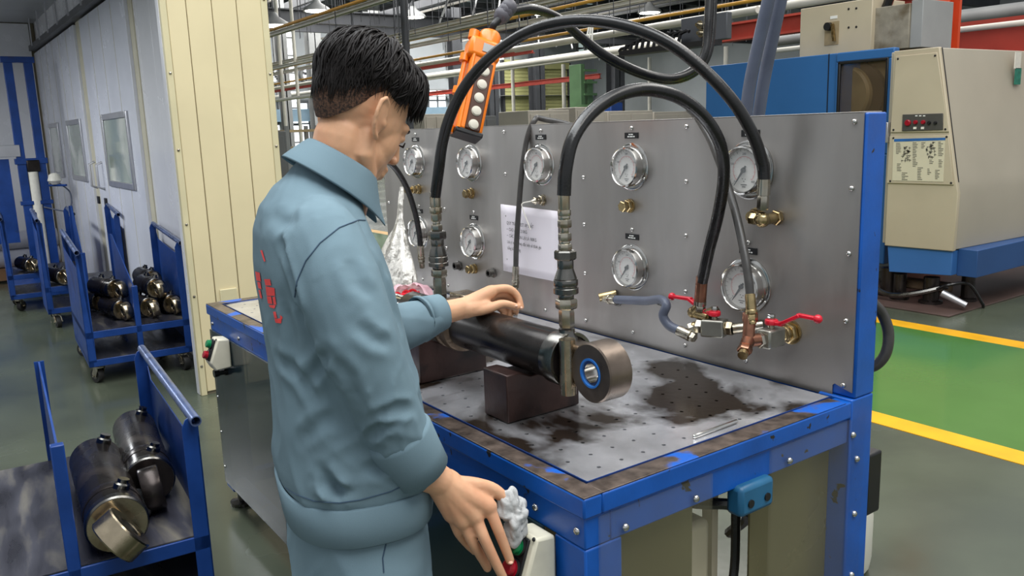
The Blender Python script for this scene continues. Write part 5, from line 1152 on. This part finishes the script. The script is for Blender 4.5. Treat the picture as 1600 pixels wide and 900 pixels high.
for s in (-1, 1):
    ltube([(s*.048, .000, -.02, .016), (s*.050, .010, -.058, .020), (s*.034, .042, -.084, .022), (s*.012, .068, -.100, .017)])
    ltube([(s*.045, .076, .030, .010), (s*.015, .092, .030, .010)])
    ell((s*.033, .083, .012), (.013, .010, .010), 12, 8)
    ell((s*.011, .106, -.026), (.010, .009, .008), 12, 8)
ltube([(0, .092, .028, .010), (0, .104, .004, .010), (0, .114, -.020, .0115)]); ltube([(-.018, .092, -.052, .007), (0, .100, -.050, .008), (.018, .092, -.052, .007)]); ltube([(-.016, .090, -.063, .007), (0, .098, -.064, .009), (.016, .090, -.063, .007)])
for s in (-1, 1):
    b = MB().sphere((0, 0, 0), 1, 18, 12, (.0065, .0215, .036)); rt = Matrix.Rotation(s*(.50 if s > 0 else .12), 3, 'Z') @ Matrix.Rotation(.22, 3, 'X')
    sk.raw([hl(*(V((s*(.080 if s > 0 else .073), -.010, .004))+rt @ V(p))) for p in b.v], b.f)
    rim = [V((0, .013, -.006)), V((0, .016, .012)), V((0, .010, .027)), V((0, -.004, .034)), V((0, -.017, .027)), V((0, -.021, .008)), V((0, -.016, -.012)), V((0, -.006, -.026)), V((0, .004, -.031))]
    sk.tube([hl(*(V((s*(.0845 if s > 0 else .076), -.010, .003))+rt @ (q*1.12))) for q in rim], [.003, .0042, .0045, .0048, .0048, .0044, .004, .0052, .006], 8, True)
    ltube([(s*.070, .004, .0, .012), (s*.076, -.006, .0, .010)])
# neck, hidden trunk, arms
nb0 = dp(518, 285, 1.565)
sk.tube(spline([dp(500, 400, 1.56), dp(520, 320, 1.562), dp(533, 268, 1.565), hl(0, -.012, -.045), hl(0, .002, .01)], 5), [.08]*4+[.064]*4+[.055]*5+[.052]*4+[.050]*4, 20, True)
sk.tube([dp(548, 760, 1.60), dp(531, 570, 1.585), dp(500, 400, 1.56)], [.10, .10, .09], 16, True)
for rows in (slR, slL): sk.tube(spline([dp(500, 390, 1.56)]+[dp(*r[:3]) for r in rows], 4), .036, 12, True)
hips = dp(556, 840, 1.60)
for s in (-1, 1):
    hj = hips+BR*.085*s; kn = V((hj.x, hj.y+.01, .46)); an = V((hj.x, hj.y-.01, .09)); sk.tube([dp(548, 760, 1.60), hj, kn, an], [.09, .07, .05, .035], 14, True)
# right forearm and hand
def fing(pts_, r0, r1): 
    P_ = [dp(*q) for q in pts_]; s = spline(P_, 4); k = len(s); sk.tube(s, [r0+(r1-r0)*i/(k-1) for i in range(k)], 10, True)
sk.tube([dp(606, 650, 1.41), dp(648, 728, 1.462), dp(672, 744, 1.482), dp(690, 752, 1.492)], [.036, .034, .030, .0275], 16, True)
W_R = (690, 752, 1.492)
def palmslab(pts_, th):
    for a, b, ra, rb_ in pts_: sk.tube([dp(*a), dp(*b)], [ra, rb_], 12, True)
palmslab([(W_R, (764, 792, 1.522), .024, .0165), (W_R, (743, 808, 1.515), .025, .0170), (W_R, (723, 814, 1.514), .024, .0165), ((686, 760, 1.492), (706, 806, 1.516), .022, .0150), ((700, 752, 1.500), (735, 800, 1.525), .024, .020)], 0)
fing([(764, 792, 1.522), (776, 822, 1.522), (788, 852, 1.530), (797, 876, 1.538)], .0118, .0088)
fing([(743, 808, 1.515), (757, 842, 1.512), (772, 874, 1.522), (786, 902, 1.535)], .0122, .0090)
fing([(723, 814, 1.516), (738, 846, 1.525), (752, 870, 1.548), (762, 888, 1.565)], .0115, .0085)
fing([(706, 806, 1.518), (716, 832, 1.535), (730, 850, 1.562), (742, 862, 1.580)], .0100, .0075)
fing([(706, 756, 1.502), (742, 758, 1.520), (772, 766, 1.540), (792, 784, 1.552), (802, 800, 1.560)], .0165, .0100)
# left forearm and hand
sk.tube([dp(640, 506, 1.91), dp(684, 489, 1.955), dp(706, 486, 1.975), dp(724, 481, 1.99)], [.032, .030, .027, .0255], 16, True)
W_L = (724, 481, 1.99)
palmslab([(W_L, (768, 455, 2.03), .024, .0165), (W_L, (766, 462, 2.045), .023, .0165), (W_L, (764, 470, 2.06), .022, .016), (W_L, (760, 478, 2.07), .021, .015), ((728, 484, 1.985), (758, 478, 2.01), .022, .018)], 0)
fing([(768, 453, 2.03), (793, 451, 2.045), (808, 462, 2.055), (814, 480, 2.055)], .0118, .0085)
fing([(766, 460, 2.045), (790, 460, 2.065), (804, 472, 2.075), (806, 488, 2.07)], .0120, .0085)
fing([(764, 468, 2.06), (786, 470, 2.08), (798, 482, 2.085), (797, 494, 2.08)], .0112, .0082)
fing([(760, 476, 2.07), (778, 480, 2.085), (788, 490, 2.09), (786, 500, 2.085)], .0100, .0075)
fing([(735, 486, 1.985), (760, 483, 2.0), (785, 475, 2.02), (808, 480, 2.04)], .0150, .0092)
sme = remesh(sk, .0032, 4, .5); sme.name = 'person'
person = obj('person', sme, SKIN); tag(person, 'worker in blue grey work suit standing at the bench, pressing a button and reaching over', 'person')
jacket = obj('jacket', jme, CLOTH, person)
# ---- fingernails
NAIL = mat('fingernail', (226, 178, 152), .3, 0, 0)
for q, d in (((798, 879, 1.531), (2, 4)), ((814, 481, 2.047), (0, 4)), ((806, 478, 2.031), (4, 1))):
    MB().sphere(dp(*q), .005, 8, 6, (1, 1, .7)).build('fingernail', NAIL, person)
# ---- eyes, brows
for s in (-1, 1):
    MB().sphere(hl(s*.032, .078, .008), .0115, 14, 10).build('eyeball', mat('eye_white', (225, 220, 214), .2, 0, 0), person)
    MB().tube([hl(s*.046, .089, .006), hl(s*.034, .0975, .0015), hl(s*.02, .0945, .004)], [.0012, .0022, .001], 6).build('eyelash', HAIRM, person)
    MB().tube([hl(s*.052, .082, .028), hl(s*.036, .093, .033), hl(s*.016, .098, .030)], [.002, .0042, .003], 6).build('eyebrow', HAIRM, person)
# ---- hair: cap and locks grown from the crown
def hairline(th):   # polar limit from the crown for direction th (0 = front, pi = back)
    a = abs((th+PI) % (2*PI)-PI)
    keys = [(0, 1.02), (.5, 1.06), (.95, 1.28), (1.25, 1.52), (1.45, 1.50), (1.62, 1.40), (1.9, 1.52), (2.3, 1.72), (2.8, 1.84), (PI, 1.86)]
    for (a0, v0), (a1, v1) in zip(keys, keys[1:]):
        if a <= a1: return v0+(v1-v0)*(a-a0)/(a1-a0)
    return keys[-1][1]
def scalp(th, t, off=0):
    rx, ry, rz_ = .0745+off, .0965+off, .0835+off
    p = V((math.sin(t)*math.sin(th)*rx, math.sin(t)*math.cos(th)*ry-.006, math.cos(t)*rz_+.045))
    if t > 1.5: p.z -= (t-1.5)*.035; p.y += (t-1.5)*.012*max(0, -math.cos(th))
    return p
def thick(th, t):
    a = abs((th+PI) % (2*PI)-PI); top = max(0, 1-(t/1.55)**2.2); return .003+.026*min(1, top*1.35)+(.010*max(0, 1-t/1.9) if a > 1.7 else 0)
cap = MB(); nth, nt = 64, 18; vs = []
for j in range(nt+1):
    for i in range(nth):
        th = 2*PI*i/nth; t = hairline(th)*(.02+.98*j/nt); o = thick(th, t)*.82+.0025*math.sin(th*23+j*.8)*(1 if j < nt else 0)
        if j == nt: o = -.004
        vs.append(hl(*scalp(th, t, o)))
cap.raw(vs, [(j*nth+i, j*nth+(i+1) % nth, (j+1)*nth+(i+1) % nth, (j+1)*nth+i) for j in range(nt) for i in range(nth)]+[tuple(range(nth))])
hair = cap.build('hair', HAIRM, person, 0, 180)
fd = MB(); vs = []; nf = 40
for j in range(7):
    for i in range(nf+1):
        th = 1.58+(2*PI-3.16)*i/nf; a_ = abs(th-PI); ext = .42*max(0, 1-(a_/1.5)**3); t = hairline(th)*.96+(ext+.05)*j/6
        vs.append(hl(*scalp(th, t, .0032*(1-j/6)-.0030*(j/6)**2)))
fd.raw(vs, [(j*(nf+1)+i, j*(nf+1)+i+1, (j+1)*(nf+1)+i+1, (j+1)*(nf+1)+i) for j in range(6) for i in range(nf)])
fd.build('hair_fade', mat('short_hair_stubble', (98, 70, 54), .8, 0, .3, 300, .2, 500, alt=(44, 34, 29), thr=(.42, .62), ascale=260), person, 0, 180)
lk = MB(); rnd = random.Random(11)
def lock(th, t0, t1, lift, r, droop=0, sw=.0):
    n = 7; pts_ = []
    for k in range(n):
        u = k/(n-1); t = t0+(t1-t0)*u; th_ = th+sw*u*u
        o = thick(th_, min(t, hairline(th_)))*(.80+.35*lift)+lift*.012*math.sin(u*PI)+.002
        p = scalp(th_, t, o)
        if droop: p = p+V((0, droop*u*u*.5, -droop*u*u))
        pts_.append(hl(*p))
    lk.tube(pts_, [r*.5, r*.9, r, r, r*.85, r*.6, r*.12], 4)
for i in range(1500):
    th = rnd.uniform(-PI, PI); h = hairline(th); t0 = rnd.uniform(.05, .75)*h; t1 = min(t0+rnd.uniform(.45, 1.0), h*rnd.uniform(.88, 1.0)); a = abs(th)
    lock(th, t0, t1, rnd.uniform(.0, .55)*(1 if t0 < 1 else .4), rnd.uniform(.0012, .0028), 0, rnd.uniform(-.28, .28))
for i in range(420):   # fringe and temple locks
    th = rnd.uniform(-.95, .95); h = hairline(th); lock(th, rnd.uniform(.25, .7), h+rnd.uniform(.05, .24)*(1-abs(th)*.3), rnd.uniform(.2, .9), rnd.uniform(.0013, .003), rnd.uniform(.0, .022), rnd.uniform(-.25, .25))
for i in range(520):   # temple and nape locks
    th = rnd.choice((-1, 1))*rnd.uniform(1.0, 3.1); h = hairline(th); lock(th, h*rnd.uniform(.45, .7), h*rnd.uniform(.92, 1.10), rnd.uniform(0, .12), rnd.uniform(.0008, .0018), 0, rnd.uniform(-.15, .15))
obj('hair_locks', lk.mesh('hair_locks', 180), HAIRM, person)
# ---- collar
cc = dp(527, 262, 1.565); tl = .58; cf = BF*math.cos(tl)-UP*math.sin(tl); cu = BR.cross(cf)
prof = [(.070, -.030, 1.0), (.066, .010, 1.0), (.067, .022, 1.0), (.073, .024, 1.0), (.086, -.004, 1.06), (.101, -.034, 1.12)]
n = 40; rows = []
for r, hgt, k in prof:
    row = []
    for i in range(n+1):
        a = math.radians(-72)+(2*PI-2*math.radians(18))*i/n*1.0; a = math.radians(90+16)+math.radians(328)*i/n
        e = abs(i/n-.5)*2; rr = r*(1+.10*e*(hgt < 0 and k > 1)); drop = -.022*(e**4)*(k > 1)
        ln_ = 1+(.30*(e**6) if k > 1.1 else .12*(e**6) if k > 1.0 else 0)
        row.append(cc+BR*math.cos(a)*rr*1.02+cf*math.sin(a)*rr*ln_*.98+cu*(hgt+drop))
    rows.append(row)
cm = MB(); vs = [p for r in rows for p in r]; cm.raw(vs, [(j*(n+1)+i, j*(n+1)+i+1, (j+1)*(n+1)+i+1, (j+1)*(n+1)+i) for j in range(len(rows)-1) for i in range(n)])
col = cm.build('collar', CLOTH, person, 0, 180); sf = col.modifiers.new('solid', 'SOLIDIFY'); sf.thickness = .0035; ss = col.modifiers.new('sub', 'SUBSURF'); ss.levels = 1; ss.render_levels = 1
# ---- hem band and cuffs
hb = [(dp(557, 786, 1.60), .184, .128), (dp(556, 783, 1.60), .190, .134), (dp(554, 755, 1.60), .196, .139), (dp(552, 729, 1.60), .201, .143), (dp(552, 726, 1.60), .197, .139)]
MB().loft([ring(c, a, b, 56, 2.5) for c, a, b in hb], cap=False).build('hem_band', CLOTH, person, 0, 180).modifiers.new('solid', 'SOLIDIFY').thickness = .003
def cuff(rows, name):
    P_ = [dp(*r[:3]) for r in rows]; b = MB().tube(P_, [r[3] for r in rows], 28); b.f = [f for f in b.f if len(f) == 4]
    o = b.build(name, CLOTH, person, 0, 180); o.modifiers.new('solid', 'SOLIDIFY').thickness = .004
cuff([(619, 672, 1.425, .056), (623, 680, 1.43, .0605), (643, 713, 1.452, .0560), (658, 736, 1.468, .0525), (661, 740, 1.470, .047)], 'cuff')
cuff([(652, 500, 1.925, .052), (655, 500, 1.93, .054), (675, 492, 1.95, .047), (690, 487, 1.965, .043), (692, 486.5, 1.967, .038)], 'cuff')
# ---- trousers and shoes
tr = MB(); hips2 = dp(556, 815, 1.60)
tr.loft([ring(hips2+V((0, 0, .06)), .172, .120, 32), ring(hips2, .180, .126, 32), ring(hips2-V((0, 0, .10)), .186, .128, 32), ring(hips2-V((0, 0, .17)), .17, .11, 32)])
for s in (-1, 1):
    hj = hips2+BR*.088*s-V((0, 0, .04)); kn = V((hj.x, hj.y+.015, .45)); an = V((hj.x, hj.y-.005, .06)); tr.tube(spline([hj, V((hj.x, hj.y+.01, .60)), kn, V((hj.x, hj.y, .25)), an], 4), [.108]*3+[.104]*3+[.098]*3+[.090]*3+[.084]*3+[.080]*2, 22, True)
tme = remesh(tr, .009, 5, .5)
bm = bmesh.new(); bm.from_mesh(tme); bm.normal_update(); dsp = [v.normal*(fold(v.co*.9)*1.1) for v in bm.verts]
for v, d in zip(bm.verts, dsp): v.co += d
bm.to_mesh(tme); bm.free(); obj('trousers', tme, CLOTH, person)
for s in (-1, 1):
    a = hips2+BR*.088*s; sh = MB(); base = V((a.x, a.y-.09, 0)); rows = []
    for u, w_, h_ in ((0, .032, .06), (.1, .040, .085), (.35, .043, .085), (.6, .046, .062), (.85, .044, .045), (1, .028, .032)):
        c = base+BF*.28*u; rows.append([c+BR*w_*math.cos(2*PI*k/16)+UP*(h_/2+h_/2*math.sin(2*PI*k/16)) for k in range(16)])
    sh.loft(rows).build('shoe', mat('black_shoe', (28, 28, 30), .4), person, 0, 60)
# ---- seams and print laid on the cloth by casting onto its surface
JB = bvh(jme)
def on(px, py, off=.0015):
    h = JB.ray_cast(CC, ray(px, py).normalized()); 
    return (h[0]+h[1]*off) if h[0] is not None else None
SEAM = mat('seam_thread', (58, 78, 96), .9, 0, 0)
def seam(pts_, r=.0013, name='seam'):
    P_ = []
    for (a, b), (c, d) in zip(pts_, pts_[1:]):
        for k in range(8):
            q = on(a+(c-a)*k/8, b+(d-b)*k/8, .0004)
            if q is not None: P_.append(q)
    if len(P_) > 3: MB().tube(P_, r, 5).build(name, SEAM, person)
seam([(430, 752), (462, 772), (491, 783), (530, 786), (563, 781), (610, 768), (660, 745)], .0012)
seam([(588, 345), (560, 344), (530, 356), (500, 380), (478, 408), (464, 440), (460, 468)])
JB = bvh(tme); seam([(598, 826), (603, 850), (598, 872), (600, 898)], .0014, 'pocket_seam'); JB = bvh(jme)
PRINT = mat('red_print', (236, 72, 70), .7, 0, .06, 60)
def patch(a, b, c, d, n=4):
    vs = []
    for j in range(n+1):
        for i in range(n+1):
            u, v_ = i/n, j/n; x = (a[0]*(1-u)+b[0]*u)*(1-v_)+(d[0]*(1-u)+c[0]*u)*v_; y = (a[1]*(1-u)+b[1]*u)*(1-v_)+(d[1]*(1-u)+c[1]*u)*v_
            q = on(x, y)
            if q is None: return
            vs.append(q)
    for i in range(1, len(vs)):
        if (vs[i]-vs[0]).length > .25: return
    MB().raw(vs, [(j*(n+1)+i, j*(n+1)+i+1, (j+1)*(n+1)+i+1, (j+1)*(n+1)+i) for j in range(n) for i in range(n)]).build('back_print', PRINT, person)
for q in (((414, 436), (423, 436), (425, 446), (416, 446)), ((416, 447), (430, 450), (431, 462), (418, 462)), ((418, 463), (425, 463), (427, 475), (420, 474)), ((427, 464), (431, 463), (433, 476), (429, 476)), ((421, 476), (432, 477), (430, 482), (423, 480)),
          ((408, 391), (411, 391), (416, 408), (414, 409)), ((428, 487), (432, 487), (434, 497), (430, 497)), ((430, 498), (441, 497), (440, 505), (432, 504)), ((438, 492), (442, 495), (442, 498), (439, 498)),
          ((400, 424), (407, 426), (409, 440), (402, 438)), ((403, 440), (408, 441), (410, 452), (405, 450)), ((405, 453), (408, 453), (411, 466), (408, 466))):
    patch(*q)
# cloth held between thumb and fingers
rg = dp(803, 806, 1.552); tag(blob(rg, .024, .024, .040, seed=21, freq=42, amp=.75, n=60, m=40).build('wiping_rag', mat('pale_grey_rag', (178, 178, 176), .9, 0, .1, 30, .3, 80), None, 0, 80), 'crumpled pale grey rag pinched in the pressing hand', 'rag')
